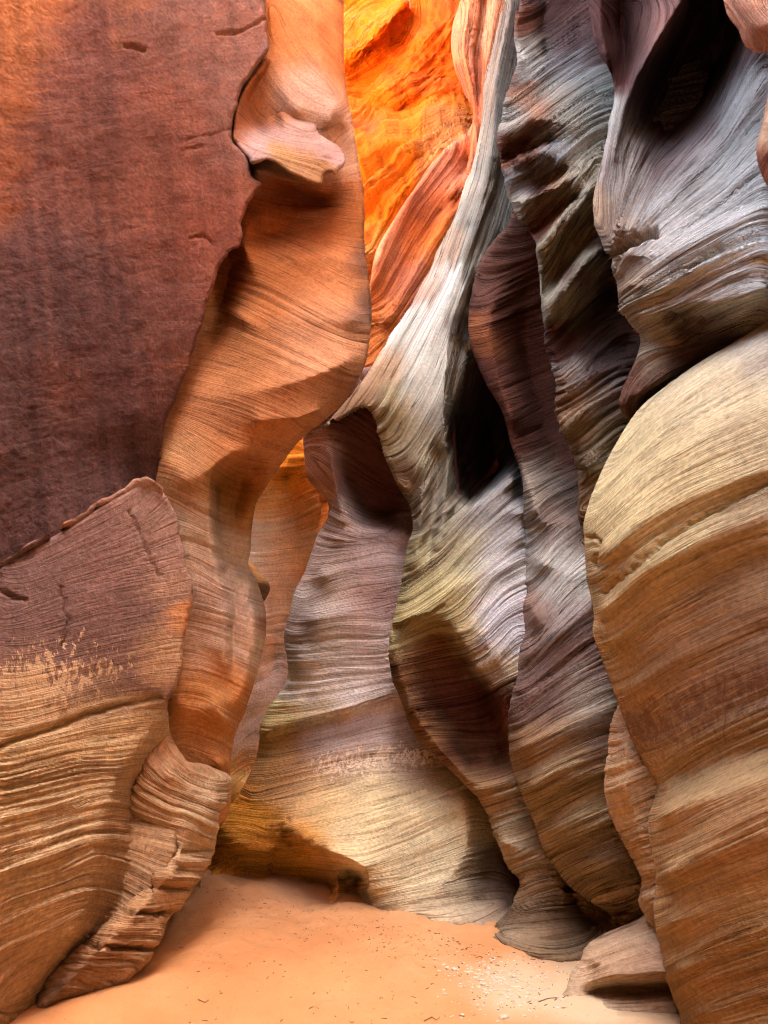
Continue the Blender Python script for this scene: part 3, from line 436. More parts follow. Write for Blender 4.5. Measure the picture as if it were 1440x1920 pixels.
# ---- right side, far to near
rock('rock_flute', 'pale grey yellow fluted rock wave ending in a dark brown leaning slab', 'rock flute',
 [(950,-1300),(945,-100),(940,0),(925,80),(908,150),(903,220),(890,290),(875,330),(862,370),(845,420),(820,470),(800,515),(770,570),(730,630),(695,685),(660,735),(625,775),(608,800),(625,795),(650,780),(675,768),(690,768),(703,790),(713,830),(722,860),(740,900),(760,935),(771,952),(773,990),(763,1030),(755,1080),(741,1140),(733,1180),(728,1215),(735,1270),(755,1320),(775,1370),(810,1410),(850,1450),(880,1480),(905,1510),(925,1560),(950,1620),(975,1655),(960,1690),(945,1725),(925,1745),(915,1850),(1180,1880),(1180,1400),(1150,900),(1120,300),(1120,-1300)],
 [[(950,-1300,7.8),(940,0,7.8),(905,200,7.7),(875,330,7.6),(800,515,7.3),(700,680,7.0),(612,800,6.9)],
  [(650,785,6.8),(690,768,6.7),(715,830,6.6),(770,952,6.5),(763,1030,6.3),(735,1180,6.0),(728,1215,5.9),(755,1320,5.8),(810,1410,5.65),(905,1510,5.45),(950,1620,5.3),(975,1655,5.2),(950,1720,5.15),(930,1755,5.1)],
  [(960,0,7.2),(930,150,7.1),(925,260,7.0),(900,400,6.9),(850,520,6.7),(790,640,6.6),(740,720,6.5),(720,760,6.5)],
  [(880,420,7.2),(820,540,7.0),(760,620,6.95),(700,700,6.9)],
  [(1000,0,7.4),(960,200,7.3),(945,330,7.3),(920,400,7.2)],[(990,480,7.6),(930,520,7.2),(885,560,7.1),(880,650,6.9)],
  [(890,500,6.75),(850,600,6.5),(840,700,6.3),(835,800,6.2),(845,860,6.15),(840,930,6.1)],
  [(868,640,6.9),(900,700,7.5),(920,800,8.6),(935,880,9.2),(880,928,8.8),(860,860,8.5),(856,780,7.8)],[(960,700,8.6),(990,850,9.2)],
  [(848,965,6.2),(880,958,6.1),(920,930,6.05),(965,893,5.95)],[(822,850,6.45),(815,950,6.35),(803,1040,6.15)],[(840,930,6.05),(826,1000,5.92),(812,1070,5.82)],[(797,860,6.25),(790,960,6.1),(776,1060,6.0)],[(772,900,6.5),(779,1000,6.35)],
  [(870,980,6.05),(920,960,5.95),(985,960,5.75)],[(870,1060,5.8),(930,1030,5.75),(975,1010,5.7)],
  [(740,1165,5.8),(780,1152,5.6),(808,1146,5.52),(850,1100,5.5),(900,1080,5.55),(960,1060,5.6)],
  [(835,1155,5.5),(870,1200,5.4),(905,1260,5.3),(935,1300,5.22),(952,1340,5.2),(958,1400,5.2)],[(900,1180,5.3),(940,1240,5.15),(965,1300,5.15)],
  [(800,1185,5.8),(840,1200,5.85),(890,1280,5.9),(930,1360,5.95),(940,1430,5.9)],[(780,1230,5.8),(830,1330,5.95),(890,1430,5.95)],[(745,1240,5.72),(770,1330,5.65),(820,1400,5.55),(880,1465,5.4)],
  [(900,1480,5.3),(950,1460,5.3),(990,1500,5.3)],[(940,1580,5.15),(1000,1600,5.1),(1060,1620,5.0)],[(980,1660,5.1),(1040,1650,5.0),(1100,1700,4.95)],
  [(990,1700,5.0),(1060,1720,5.0)],[(925,1758,'f'),(960,1770,'f'),(1000,1785,'f'),(1050,1800,'f'),(1100,1795,'f'),(1180,1780,'f')],[(1060,1660,5.15),(1120,1740,5.2)]],
 [(0,[(940,0),(905,200),(875,330),(800,515),(700,680),(615,800)]),(30,[(960,0),(920,200),(895,330),(830,520),(740,680),(700,760)]),(70,[(990,0),(945,200),(925,350),(870,520),(800,700),(730,820)]),(110,[(1000,200),(940,450),(880,580),(840,760),(790,860),(760,930)]),
  (170,[(900,640),(870,800),(830,900),(775,990)]),(230,[(960,760),(950,850),(870,950),(760,1040)]),(290,[(985,900),(900,970),(830,1050),(750,1110)]),(350,[(990,980),(900,1050),(840,1110),(735,1180)]),(400,[(1000,1060),(930,1100),(880,1180),(820,1180),(735,1215)]),(460,[(970,1180),(920,1250),(840,1260),(740,1280)]),(540,[(960,1300),(940,1380),(860,1370),(770,1370)]),(640,[(1000,1440),(940,1470),(880,1480)]),(740,[(1040,1540),(980,1570),(930,1580)]),(830,[(1080,1640),(1000,1660),(960,1680)]),(920,[(1120,1740),(1020,1760),(930,1750)])],
 [(930,60,50,(0.20,0.18,0.15)),(970,60,40,(0.13,0.11,0.10)),(915,180,35,(0.23,0.2,0.17)),(905,270,35,(0.3,0.27,0.22)),(955,230,30,(0.15,0.135,0.12)),(880,380,35,(0.46,0.38,0.29)),(920,400,35,(0.24,0.22,0.18)),(940,500,30,(0.12,0.09,0.07)),(895,470,25,(0.32,0.29,0.23)),(850,450,25,(0.56,0.38,0.26)),(800,540,25,(0.56,0.37,0.26)),(880,600,20,(0.14,0.1,0.08)),(855,560,30,(0.74,0.72,0.63)),(720,680,30,(0.66,0.42,0.26)),(790,650,50,(0.78,0.75,0.66)),(815,740,40,(0.76,0.74,0.64)),(670,760,30,(0.55,0.33,0.2)),(730,780,40,(0.66,0.56,0.36)),(780,850,40,(0.56,0.5,0.36)),(770,900,30,(0.36,0.25,0.15)),(735,905,16,(0.3,0.2,0.14)),(755,880,16,(0.14,0.08,0.06)),(905,800,60,(0.13,0.075,0.06)),(820,950,50,(0.46,0.40,0.32)),(930,960,45,(0.42,0.38,0.36)),(860,1040,50,(0.6,0.52,0.34)),(950,1050,40,(0.6,0.56,0.56)),(790,1080,50,(0.56,0.48,0.28)),(760,1160,40,(0.55,0.46,0.24)),(830,1110,40,(0.6,0.5,0.26)),(880,1180,30,(0.6,0.46,0.24)),(935,1160,40,(0.66,0.62,0.66)),(930,1240,30,(0.56,0.44,0.32)),(820,1230,50,(0.2,0.08,0.035)),(860,1320,60,(0.13,0.045,0.028)),(760,1290,30,(0.3,0.17,0.09)),(800,1380,30,(0.34,0.17,0.08)),(920,1420,40,(0.26,0.11,0.06)),(890,1480,30,(0.42,0.24,0.12)),(950,1500,40,(0.5,0.34,0.21)),(960,1560,50,(0.6,0.44,0.28)),(990,1640,60,(0.55,0.38,0.24)),(1040,1700,50,(0.38,0.23,0.13)),(960,1740,40,(0.36,0.25,0.17)),(1060,1780,50,(0.36,0.24,0.15))],  # shade painted into the deep hole and folds; top strip darkened against sky light
 M_fl, alb=0.85, rw=18, amp=0.019, wl=17, coarse=0.035, cw=(45,480), seed=61, ta=1.2, blur=0.6, ampf=lambda X, Y: 1-0.65*np.exp(-(((X-845-(Y-1310)*0.45)/65.)**2+((Y-1310)/140.)**2)**2), fray=1.5,
 cracks=[([(735,1178),(780,1165),(808,1150)],4,0.05),([(808,1150),(830,1135)],4,0.04)])
rock('rock_column', 'dark red hollow above a grey and tan fluted column standing third from the right', 'rock column',
 [(1000,200),(960,400),(925,450),(895,500),(882,560),(878,610),(885,655),(911,720),(942,773),(960,840),(978,889),(982,950),(978,1022),(968,1090),(978,1140),(976,1180),(970,1250),(957,1310),(953,1390),(960,1440),(985,1505),(1015,1580),(1050,1640),(1090,1680),(1140,1712),(1160,1740),(1250,1800),(1300,1700),(1300,900),(1250,200)],
 [[(960,400,6.6),(895,500,6.5),(878,610,6.3),(911,720,6.1),(942,773,6.0),(978,889,5.75),(980,960,5.85),(975,1022,5.9),(968,1090,5.8),(976,1180,5.5),(965,1250,5.25),(957,1310,5.08),(953,1390,5.0),(985,1505,4.95),(1050,1640,4.85),(1140,1712,4.75)],
  [(1000,480,6.6),(980,600,6.9),(990,700,7.0),(1020,800,6.9),(1040,860,6.6)],[(930,560,6.2),(915,620,6.05),(935,700,5.95),(965,790,5.8)],[(1080,600,6.9),(1090,800,6.9),(1110,900,6.3)],
  [(990,890,5.65),(1000,940,5.45),(1010,980,5.3),(1060,970,5.25),(1110,990,5.2)],[(1000,1050,5.3),(1030,1060,5.1),(1070,1080,4.92),(1120,1050,5.0)],
  [(990,1130,5.15),(1000,1160,5.0)],[(985,1230,5.0),(1050,1180,4.7),(1120,1120,4.75)],[(980,1300,4.92),(1060,1270,4.65),(1150,1220,4.65)],[(975,1360,4.85),(1050,1330,4.55),(1150,1290,4.5)],
  [(980,1400,4.7),(1050,1370,4.42),(1150,1330,4.4)],[(990,1470,4.7),(1060,1450,4.4),(1150,1420,4.4)],[(1020,1560,4.7),(1080,1540,4.4),(1160,1520,4.4)],[(1060,1620,4.65),(1110,1620,4.45),(1200,1600,4.4)],
  [(1110,1690,4.7),(1180,1680,4.6),(1250,1680,4.5)],[(1160,1725,4.9),(1250,1740,4.8)]],
 [(0,[(960,400),(1060,350)]),(80,[(885,560),(960,520),(1040,480)]),(200,[(900,690),(970,640),(1040,620)]),(300,[(950,800),(1010,760),(1060,740)]),(390,[(978,900),(1030,870),(1080,850)]),(440,[(980,980),(1030,930),(1090,900)]),(510,[(975,1080),(1030,1010),(1100,960)]),(580,[(972,1180),(1040,1090),(1110,1020)]),(660,[(970,1260),(1040,1180),(1120,1100)]),(740,[(955,1340),(1040,1270),(1150,1200)]),(830,[(955,1410),(1050,1350),(1160,1300)]),(920,[(975,1480),(1060,1440),(1160,1400)]),(1010,[(1010,1570),(1090,1530),(1180,1490)]),(1090,[(1050,1640),(1120,1610),(1200,1580)]),(1170,[(1100,1690),(1160,1670),(1220,1650)])],
 [(940,500,40,(0.13,0.05,0.035)),(912,630,22,(0.3,0.085,0.02)),(950,640,20,(0.2,0.055,0.02)),(985,560,50,(0.15,0.045,0.028)),(985,680,50,(0.15,0.042,0.025)),(1000,800,65,(0.14,0.045,0.03)),(960,760,30,(0.16,0.05,0.03)),(1000,930,40,(0.32,0.26,0.23)),(1060,960,40,(0.26,0.17,0.15)),(1020,1040,45,(0.5,0.46,0.47)),(1070,1090,35,(0.7,0.67,0.70)),(1000,1150,30,(0.36,0.2,0.17)),(1050,1160,35,(0.46,0.4,0.43)),(1000,1250,50,(0.3,0.19,0.18)),(1100,1200,60,(0.26,0.15,0.14)),(1020,1320,50,(0.24,0.13,0.12)),(1100,1320,40,(0.48,0.4,0.36)),(990,1400,30,(0.46,0.26,0.14)),(1050,1400,50,(0.52,0.33,0.19)),(1130,1380,40,(0.26,0.16,0.13)),(1060,1500,60,(0.52,0.36,0.2)),(1130,1520,50,(0.46,0.32,0.18)),(1150,1600,50,(0.32,0.2,0.13)),(1090,1620,50,(0.5,0.32,0.17)),(1140,1690,40,(0.5,0.28,0.12))],  # dark red hollow tints hold varnish and painted shade together
 M_fl, alb=0.84, sat=0.85, mul=(1.03, 1.0, 0.88), rw=18, amp=0.017, wl=20, coarse=0.03, cw=(60,380), seed=71, blur=2.0, ampf=lambda X, Y: 0.35+0.65/(1+np.exp(-(Y-860)/25.0))+0.8/(1+np.exp((Y-570)/18.0)), ta=-0.6)
rock('rock_ridge', 'twisted brown and grey ridge with orange patches between the pale flute and the dark alcove', 'rock ridge',
 [(985,-1300),(975,-100),(970,0),(965,60),(970,110),(960,150),(945,180),(936,240),(932,270),(938,300),(945,330),(950,360),(960,395),(985,425),(1005,460),(1010,500),(1012,560),(1018,600),(1022,640),(1030,680),(1040,710),(1040,760),(1048,795),(1060,830),(1075,860),(1080,900),(1085,960),(1090,1000),(1110,1060),(1330,1100),(1330,700),(1330,300),(1300,-1300)],
 [[(985,-1300,6.2),(970,0,6.2),(968,110,6.1),(934,260,6.0),(950,360,5.9),(1008,480,5.8),(1020,640,5.6),(1045,790,5.4),(1080,900,5.2),(1100,1040,5.1)],
  [(1010,-100,6.7),(1020,40,6.7),(1030,100,6.6)],[(1080,-100,6.7),(1085,40,6.6),(1080,110,6.3)],[(985,110,6.0),(1030,150,5.95),(1080,180,5.8),(1115,200,5.7)],[(950,250,5.85),(1000,220,5.7),(1060,230,5.6),(1120,260,5.55)],
  [(948,300,6.25),(990,285,6.1),(1040,265,5.9)],[(975,300,5.7),(1020,280,5.55),(1080,320,5.5)],[(955,370,6.0),(1000,350,5.95),(1050,320,5.8)],[(970,385,5.65),(1000,365,5.45),(1050,345,5.4),(1100,310,5.3)],[(1000,430,6.0),(1030,410,5.9),(1080,370,5.75)],
  [(1015,475,5.5),(1045,430,5.3),(1080,395,5.2),(1108,350,5.2)],[(1025,545,5.85),(1055,500,5.85),(1090,450,5.8),(1115,420,5.7)],[(1025,600,5.35),(1050,550,5.15),(1090,500,5.15),(1120,470,5.3)],
  [(1040,660,5.5),(1100,640,5.5),(1170,640,5.8)],[(1060,610,5.65),(1100,580,5.75),(1150,540,6.0)],[(1050,740,5.2),(1110,700,5.1),(1180,680,5.3)],[(1060,800,5.15),(1110,780,5.0),(1170,760,5.1)],[(1090,880,5.0),(1120,860,4.95),(1160,840,5.0)],[(1095,960,5.1),(1200,960,4.9)]],
 [(0,[(970,0),(1020,-60),(1100,-150)]),(60,[(965,100),(1040,40),(1120,-20)]),(120,[(945,180),(1020,120),(1110,60)]),(190,[(935,260),(1010,200),(1120,120)]),(260,[(945,330),(1030,260),(1130,190)]),(330,[(965,400),(1050,320),(1130,250)]),(400,[(1008,470),(1080,370),(1120,300)]),(470,[(1015,560),(1070,460),(1120,370)]),(550,[(1022,640),(1080,550),(1140,480)]),(640,[(1040,720),(1110,650),(1170,600)]),(740,[(1048,800),(1110,750),(1180,700)]),(840,[(1075,870),(1120,840),(1180,790)]),(930,[(1085,960),(1140,920),(1200,880)])],
 [(985,40,22,(0.26,0.12,0.09)),(1040,20,40,(0.15,0.09,0.09)),(1080,70,30,(0.18,0.11,0.11)),(1000,105,25,(0.5,0.46,0.43)),(1060,130,30,(0.34,0.31,0.33)),(1090,170,30,(0.46,0.44,0.42)),(985,150,18,(0.2,0.09,0.06)),(990,185,22,(0.55,0.3,0.2)),(965,215,25,(0.46,0.41,0.36)),(1045,200,35,(0.48,0.43,0.38)),(1010,215,20,(0.6,0.28,0.17)),(1000,245,22,(0.36,0.2,0.14)),(950,275,18,(0.3,0.13,0.08)),(985,290,20,(0.16,0.065,0.045)),(1080,240,35,(0.5,0.47,0.42)),(1030,280,25,(0.4,0.39,0.42)),(980,325,22,(0.36,0.33,0.34)),(1080,310,30,(0.56,0.5,0.41)),(1010,350,20,(0.16,0.06,0.045)),(1040,330,22,(0.5,0.3,0.2)),(985,385,22,(0.5,0.44,0.35)),(1040,370,25,(0.5,0.33,0.23)),(1085,370,25,(0.54,0.48,0.38)),(1010,425,20,(0.24,0.08,0.05)),(1045,405,20,(0.4,0.18,0.11)),(1050,450,28,(0.56,0.5,0.38)),(1090,420,25,(0.5,0.45,0.36)),(1035,500,22,(0.46,0.4,0.3)),(1065,510,20,(0.12,0.05,0.04)),(1110,450,18,(0.14,0.07,0.055)),(1095,505,25,(0.5,0.45,0.37)),(1040,575,25,(0.54,0.49,0.38)),(1080,560,25,(0.46,0.42,0.37)),(1125,510,20,(0.2,0.12,0.1)),(1150,570,35,(0.16,0.10,0.09)),(1120,610,30,(0.18,0.11,0.1)),(1050,635,25,(0.16,0.07,0.06)),(1100,655,35,(0.17,0.1,0.09)),(1160,660,30,(0.16,0.1,0.09)),(1060,700,25,(0.4,0.34,0.32)),(1120,700,30,(0.3,0.22,0.22)),(1060,760,35,(0.52,0.31,0.2)),(1120,755,30,(0.42,0.3,0.24)),(1090,820,40,(0.46,0.35,0.25)),(1125,860,35,(0.48,0.4,0.29)),(1095,930,30,(0.42,0.26,0.15))],  # maroon tints under the lobes paint in their shade; rest is rock colour
 M_fl, alb=0.54, mul=(1.02, 0.98, 0.9), rw=16, amp=0.024, wl=17, coarse=0.06, cw=(38,230), seed=81, ta=-0.9, blur=0.7, fray=2)
rock('rock_overhang', 'broad silvery grey rock mass with a black alcove above, at the upper right', 'rock overhang',
 [(1085,-1300),(1095,-100),(1103,0),(1112,60),(1125,100),(1142,130),(1152,175),(1142,230),(1130,290),(1116,350),(1111,395),(1118,430),(1132,465),(1146,500),(1154,540),(1160,565),(1168,590),(1185,615),(1197,645),(1192,680),(1174,715),(1164,745),(1163,772),(1172,782),(1200,790),(1300,800),(1800,700),(2200,-1300)],
 [[(1085,-1300,5.4),(1103,0,5.3),(1150,175,5.05),(1130,290,4.85),(1112,395,4.7),(1150,520,4.5),(1195,640,4.4),(1165,760,4.3)],
  [(1120,-100,5.2),(1128,60,5.0),(1142,130,4.95)],[(1160,-100,5.5),(1165,50,5.9),(1170,120,5.8),(1166,160,5.3)],[(1300,-100,4.5),(1280,0,4.55),(1230,80,4.6),(1190,150,4.65),(1165,220,4.7),(1150,300,4.65)],
  [(1420,-160,3.9),(1370,-100,4.4),(1330,0,5.3),(1280,80,5.9),(1240,160,5.9),(1215,230,5.7)],[(1390,-20,5.0),(1350,80,6.1),(1300,170,6.4),(1250,240,6.0)],[(1200,310,4.8),(1260,300,4.75),(1330,240,4.7),(1390,150,4.6),(1420,60,4.4)],[(1440,100,3.9),(1500,0,3.5)],
  [(1150,380,4.5),(1220,330,4.45),(1300,300,4.3),(1380,250,4.1),(1440,160,3.8)],[(1170,430,4.2),(1240,400,4.0),(1320,370,3.8),(1440,300,3.5)],
  [(1180,480,4.05),(1260,470,3.75),(1340,430,3.55),(1440,380,3.3)],[(1190,540,4.0),(1260,530,3.7),(1340,510,3.5),(1440,470,3.25)],[(1200,590,3.95),(1280,570,3.65),(1360,570,3.5),(1440,540,3.25)],
  [(1230,600,3.9),(1260,620,3.95),(1310,610,3.85)],[(1240,650,4.1),(1290,650,4.0),(1350,620,3.8),(1440,575,3.6)],[(1190,740,4.1),(1240,710,4.0),(1300,670,4.0)],[(1220,780,4.6),(1300,740,4.5),(1440,650,4.2)],[(1800,-1300,2.4),(1800,600,2.4)]],
 [(0,[(1103,0),(1140,130),(1115,350),(1115,420)]),(30,[(1200,0),(1170,160),(1135,340),(1130,450)]),(80,[(1290,0),(1220,120),(1160,280),(1150,400),(1150,470)]),(160,[(1400,0),(1330,200),(1230,310),(1170,420),(1150,500)]),(240,[(1440,130),(1360,270),(1250,370),(1160,470)]),(330,[(1440,260),(1350,350),(1250,420),(1155,500)]),(420,[(1440,370),(1340,430),(1250,480),(1160,545)]),(510,[(1440,470),(1350,510),(1260,560),(1170,590)]),(590,[(1440,560),(1350,600),(1270,640),(1190,660)]),(680,[(1440,640),(1300,700),(1200,760)])],
 [(1165,30,40,(0.08,0.028,0.022)),(1168,100,30,(0.08,0.028,0.022)),(1160,150,20,(0.1,0.035,0.03)),(1200,60,35,(0.1,0.045,0.04)),(1130,230,30,(0.5,0.48,0.44)),(1250,60,40,(0.36,0.17,0.14)),(1170,260,30,(0.5,0.44,0.42)),(1310,120,95,(0.11,0.062,0.06)),(1240,250,55,(0.14,0.085,0.08)),(1360,40,60,(0.12,0.066,0.06)),(1180,320,30,(0.42,0.34,0.32)),(1260,310,40,(0.22,0.15,0.15)),(1400,200,50,(0.4,0.4,0.41)),(1130,400,30,(0.55,0.38,0.27)),(1200,370,40,(0.46,0.4,0.38)),(1300,340,50,(0.42,0.4,0.4)),(1400,320,50,(0.5,0.5,0.51)),(1170,430,35,(0.62,0.48,0.4)),(1250,430,60,(0.76,0.74,0.76)),(1380,430,60,(0.74,0.74,0.76)),(1170,520,35,(0.62,0.46,0.34)),(1250,520,50,(0.62,0.56,0.53)),(1380,540,60,(0.82,0.81,0.82)),(1220,565,30,(0.62,0.5,0.38)),(1300,565,25,(0.6,0.48,0.42)),(1400,545,45,(0.92,0.91,0.92)),(1340,520,25,(0.85,0.83,0.82)),(1205,650,28,(0.56,0.46,0.35)),(1230,630,18,(0.5,0.4,0.3)),(1275,612,22,(0.11,0.07,0.06)),(1250,690,30,(0.26,0.17,0.13)),(1215,735,30,(0.2,0.1,0.075)),(1290,665,30,(0.16,0.1,0.09)),(1350,620,40,(0.12,0.07,0.07))],  # alcove and cavity tints mix dark varnish with painted shade
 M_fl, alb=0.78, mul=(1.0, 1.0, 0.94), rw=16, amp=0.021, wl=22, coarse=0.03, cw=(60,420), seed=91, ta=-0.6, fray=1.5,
 cracks=[([(1140,478),(1165,462),(1195,447),(1225,434)],7,0.1),([(1290,500),(1320,480),(1350,464)],6,0.09),([(1235,600),(1255,592),(1275,606),(1312,604)],5,0.05),([(1312,604),(1305,628),(1260,630)],5,0.04),([(1440,300),(1370,360),(1280,420)],4,0.02),([(1440,345),(1360,395)],4,0.02),([(1190,605),(1200,640)],5,0.05)])
rock('rock_prow', 'slim tan rock prow tucked behind the large bedded wall near the bottom right', 'rock prow',
 [(1175,1280),(1160,1320),(1145,1360),(1138,1420),(1133,1465),(1137,1510),(1150,1545),(1175,1590),(1195,1625),(1204,1650),(1198,1690),(1210,1720),(1225,1745),(1240,1775),(1350,1800),(1350,1250)],
 [[(1160,1320,4.35),(1138,1420,4.25),(1137,1510,4.2),(1195,1625,4.15),(1200,1690,4.1),(1240,1775,4.1)],[(1175,1400,4.0),(1170,1480,3.95),(1200,1560,3.95),(1225,1640,3.95),(1228,1700,3.9)],[(1250,1400,3.95),(1280,1700,3.9)]],
 [(0,[(1160,1330),(1230,1290)]),(90,[(1138,1420),(1220,1370)]),(180,[(1137,1510),(1230,1460)]),(270,[(1175,1590),(1260,1550)]),(370,[(1200,1690),(1280,1650)]),(430,[(1230,1750),(1300,1720)])],
 [(1180,1360,40,(0.46,0.26,0.14)),(1170,1450,40,(0.52,0.33,0.18)),(1190,1530,40,(0.44,0.26,0.13)),(1210,1620,40,(0.38,0.22,0.11)),(1220,1700,30,(0.44,0.27,0.16))],
 M_near, alb=1.1, sat=0.9, rw=16, amp=0.012, wl=20, coarse=0.02, seed=95, ta=-0.4)
rock('rock_mound', 'low smooth brown rock mound on the sand beside the huge bedded wall', 'rock mound',
 [(1198,1722),(1173,1734),(1132,1751),(1098,1774),(1090,1797),(1069,1826),(1061,1855),(1042,1876),(1036,1895),(1030,1990),(1400,2000),(1400,1700),(1260,1690)],
 [[(1198,1722,4.5),(1132,1751,4.45),(1098,1774,4.3),(1075,1826,4.1),(1045,1880,3.98),(1042,1896,'f')],[(1240,1740,4.1),(1160,1775,4.0),(1120,1805,3.92)],[(1095,1845,3.98),(1150,1830,3.8),(1260,1822,3.72)],[(1110,1862,4.05),(1180,1858,4.08),(1270,1855,4.02)],[(1065,1882,3.96),(1150,1878,3.88),(1270,1878,3.84)],[(1042,1903,'f'),(1130,1906,'f'),(1270,1900,'f'),(1400,1900,'f')],[(1300,1700,4.1),(1350,1850,3.95)],[(1030,1990,3.9),(1400,1990,3.9)]],
 [(0,[(1100,1775),(1190,1730),(1260,1700)]),(50,[(1075,1825),(1160,1790),(1260,1760)]),(110,[(1055,1870),(1160,1850),(1260,1830)]),(150,[(1040,1900),(1270,1890)])],
 [(1180,1760,50,(0.44,0.26,0.15)),(1130,1800,40,(0.42,0.25,0.14)),(1200,1830,50,(0.34,0.18,0.1)),(1080,1870,40,(0.46,0.3,0.18)),(1200,1890,50,(0.4,0.26,0.16))],
 M_near, alb=1.15, sat=0.85, rw=10, amp=0.006, wl=20, coarse=0.012, seed=97)
rock('rock_bastion', 'huge yellow to brown finely bedded rock wall filling the lower right', 'rock wall',
 [(1900,300),(1520,555),(1440,602),(1380,640),(1310,680),(1240,730),(1200,765),(1180,790),(1150,840),(1125,890),(1105,940),(1093,985),(1095,1010),(1100,1080),(1113,1150),(1112,1190),(1130,1240),(1150,1295),(1170,1350),(1195,1410),(1230,1465),(1228,1490),(1215,1530),(1217,1570),(1228,1620),(1230,1650),(1225,1700),(1228,1740),(1240,1790),(1250,1840),(1265,1880),(1275,1925),(1280,2100),(2400,2200),(2400,300)],
 [[(1520,555,3.3),(1440,602,3.6),(1310,680,3.8),(1200,765,3.95),(1150,840,4.0),(1105,940,4.0),(1093,985,4.0),(1113,1150,3.95),(1150,1295,3.9),(1195,1410,3.9),(1230,1465,3.9),(1215,1530,3.85),(1228,1650,3.8),(1228,1740,3.75),(1255,1850,3.75),(1275,1925,3.72),(1280,2100,3.75)],
  [(1200,830,3.7),(1290,730,3.5),(1440,650,3.2)],[(1150,950,3.6),(1250,860,3.3),(1350,800,3.1),(1440,760,2.95)],[(1130,1040,3.55),(1200,980,3.35),(1300,930,3.15),(1440,880,2.9)],
  [(1130,1080,3.66),(1200,1020,3.42),(1300,960,3.2),(1440,900,2.95)],[(1135,1140,3.6),(1220,1060,3.3),(1320,1010,3.1),(1440,960,2.9)],
  [(1150,1200,3.64),(1250,1120,3.36),(1440,1040,3.01)],[(1190,1290,3.65),(1280,1230,3.38),(1440,1180,3.05)],[(1230,1400,3.7),(1300,1360,3.45),(1440,1300,3.1)],[(1250,1470,3.75),(1320,1440,3.5),(1440,1400,3.15)],
  [(1240,1530,3.5),(1300,1500,3.25),(1440,1460,2.95)],[(1250,1640,3.45),(1320,1600,3.2),(1440,1560,2.9)],[(1250,1730,3.5),(1320,1710,3.3),(1440,1680,3.0)],[(1270,1820,3.5),(1350,1800,3.3),(1440,1790,3.05)],[(1300,1900,3.5),(1440,1900,3.1)],[(1700,600,2.2),(1700,2100,2.2)],[(2400,400,1.6),(2400,2100,1.6)]],
 [(-80,[(1200,765),(1310,640),(1440,540),(1600,440)]),(0,[(1150,840),(1260,720),(1440,600),(1600,520)]),(90,[(1110,930),(1230,800),(1440,680),(1600,600)]),(180,[(1093,1000),(1200,890),(1320,820),(1440,770),(1600,710)]),(270,[(1100,1070),(1180,990),(1290,920),(1440,860),(1600,800)]),(370,[(1113,1160),(1200,1080),(1320,1010),(1440,960),(1600,900)]),(470,[(1130,1240),(1230,1160),(1340,1100),(1440,1060),(1600,1000)]),(600,[(1165,1340),(1260,1270),(1440,1190),(1600,1130)]),(740,[(1230,1465),(1300,1410),(1440,1340),(1600,1280)]),(830,[(1217,1545),(1300,1490),(1440,1430),(1600,1370)]),(940,[(1230,1640),(1310,1600),(1440,1540),(1600,1480)]),(1060,[(1228,1750),(1310,1700),(1440,1660),(1600,1600)]),(1180,[(1255,1850),(1340,1810),(1440,1780),(1600,1720)]),(1300,[(1275,1940),(1440,1890),(1600,1850)])],
 [(1200,860,70,(0.56,0.44,0.27)),(1320,760,80,(0.55,0.42,0.29)),(1430,640,60,(0.45,0.35,0.3)),(1180,960,60,(0.58,0.45,0.26)),(1300,900,80,(0.58,0.44,0.26)),(1430,820,60,(0.5,0.38,0.25)),(1150,1040,40,(0.4,0.26,0.14)),(1250,1000,60,(0.56,0.41,0.24)),(1420,960,70,(0.42,0.3,0.2)),(1140,1130,40,(0.5,0.33,0.18)),(1230,1110,60,(0.46,0.3,0.16)),(1380,1080,80,(0.42,0.27,0.17)),(1160,1220,50,(0.46,0.28,0.14)),(1280,1220,80,(0.36,0.21,0.13)),(1420,1230,80,(0.28,0.155,0.1)),(1220,1360,60,(0.34,0.19,0.11)),(1350,1340,70,(0.32,0.19,0.12)),(1280,1450,60,(0.46,0.28,0.15)),(1400,1430,60,(0.42,0.25,0.13)),(1260,1540,60,(0.46,0.27,0.14)),(1400,1560,80,(0.38,0.2,0.1)),(1300,1660,80,(0.42,0.24,0.12)),(1400,1720,80,(0.42,0.25,0.12)),(1300,1800,70,(0.38,0.2,0.09)),(1400,1850,80,(0.34,0.17,0.07))],
 M_bas, fleck=lambda X, Y: np.exp(-((Y+0.35*(X-1300)-1330)/90.)**2)*0.75, sat=0.9, alb=1.0, mul=(1.0, 1.03, 0.92), rw=20, amp=0.0075, wl=20, coarse=0.01, blur=1.6, cw=(90,520), seed=101, ta=-0.5, rough_amp=0.001,
 cracks=[([(1102,1010),(1118,1012),(1115,1060)],4,0.03),([(1130,1110),(1200,1050),(1290,985),(1440,905)],5,0.03),([(1130,1165),(1230,1080),(1340,1030),(1440,1000)],4,0.02)])
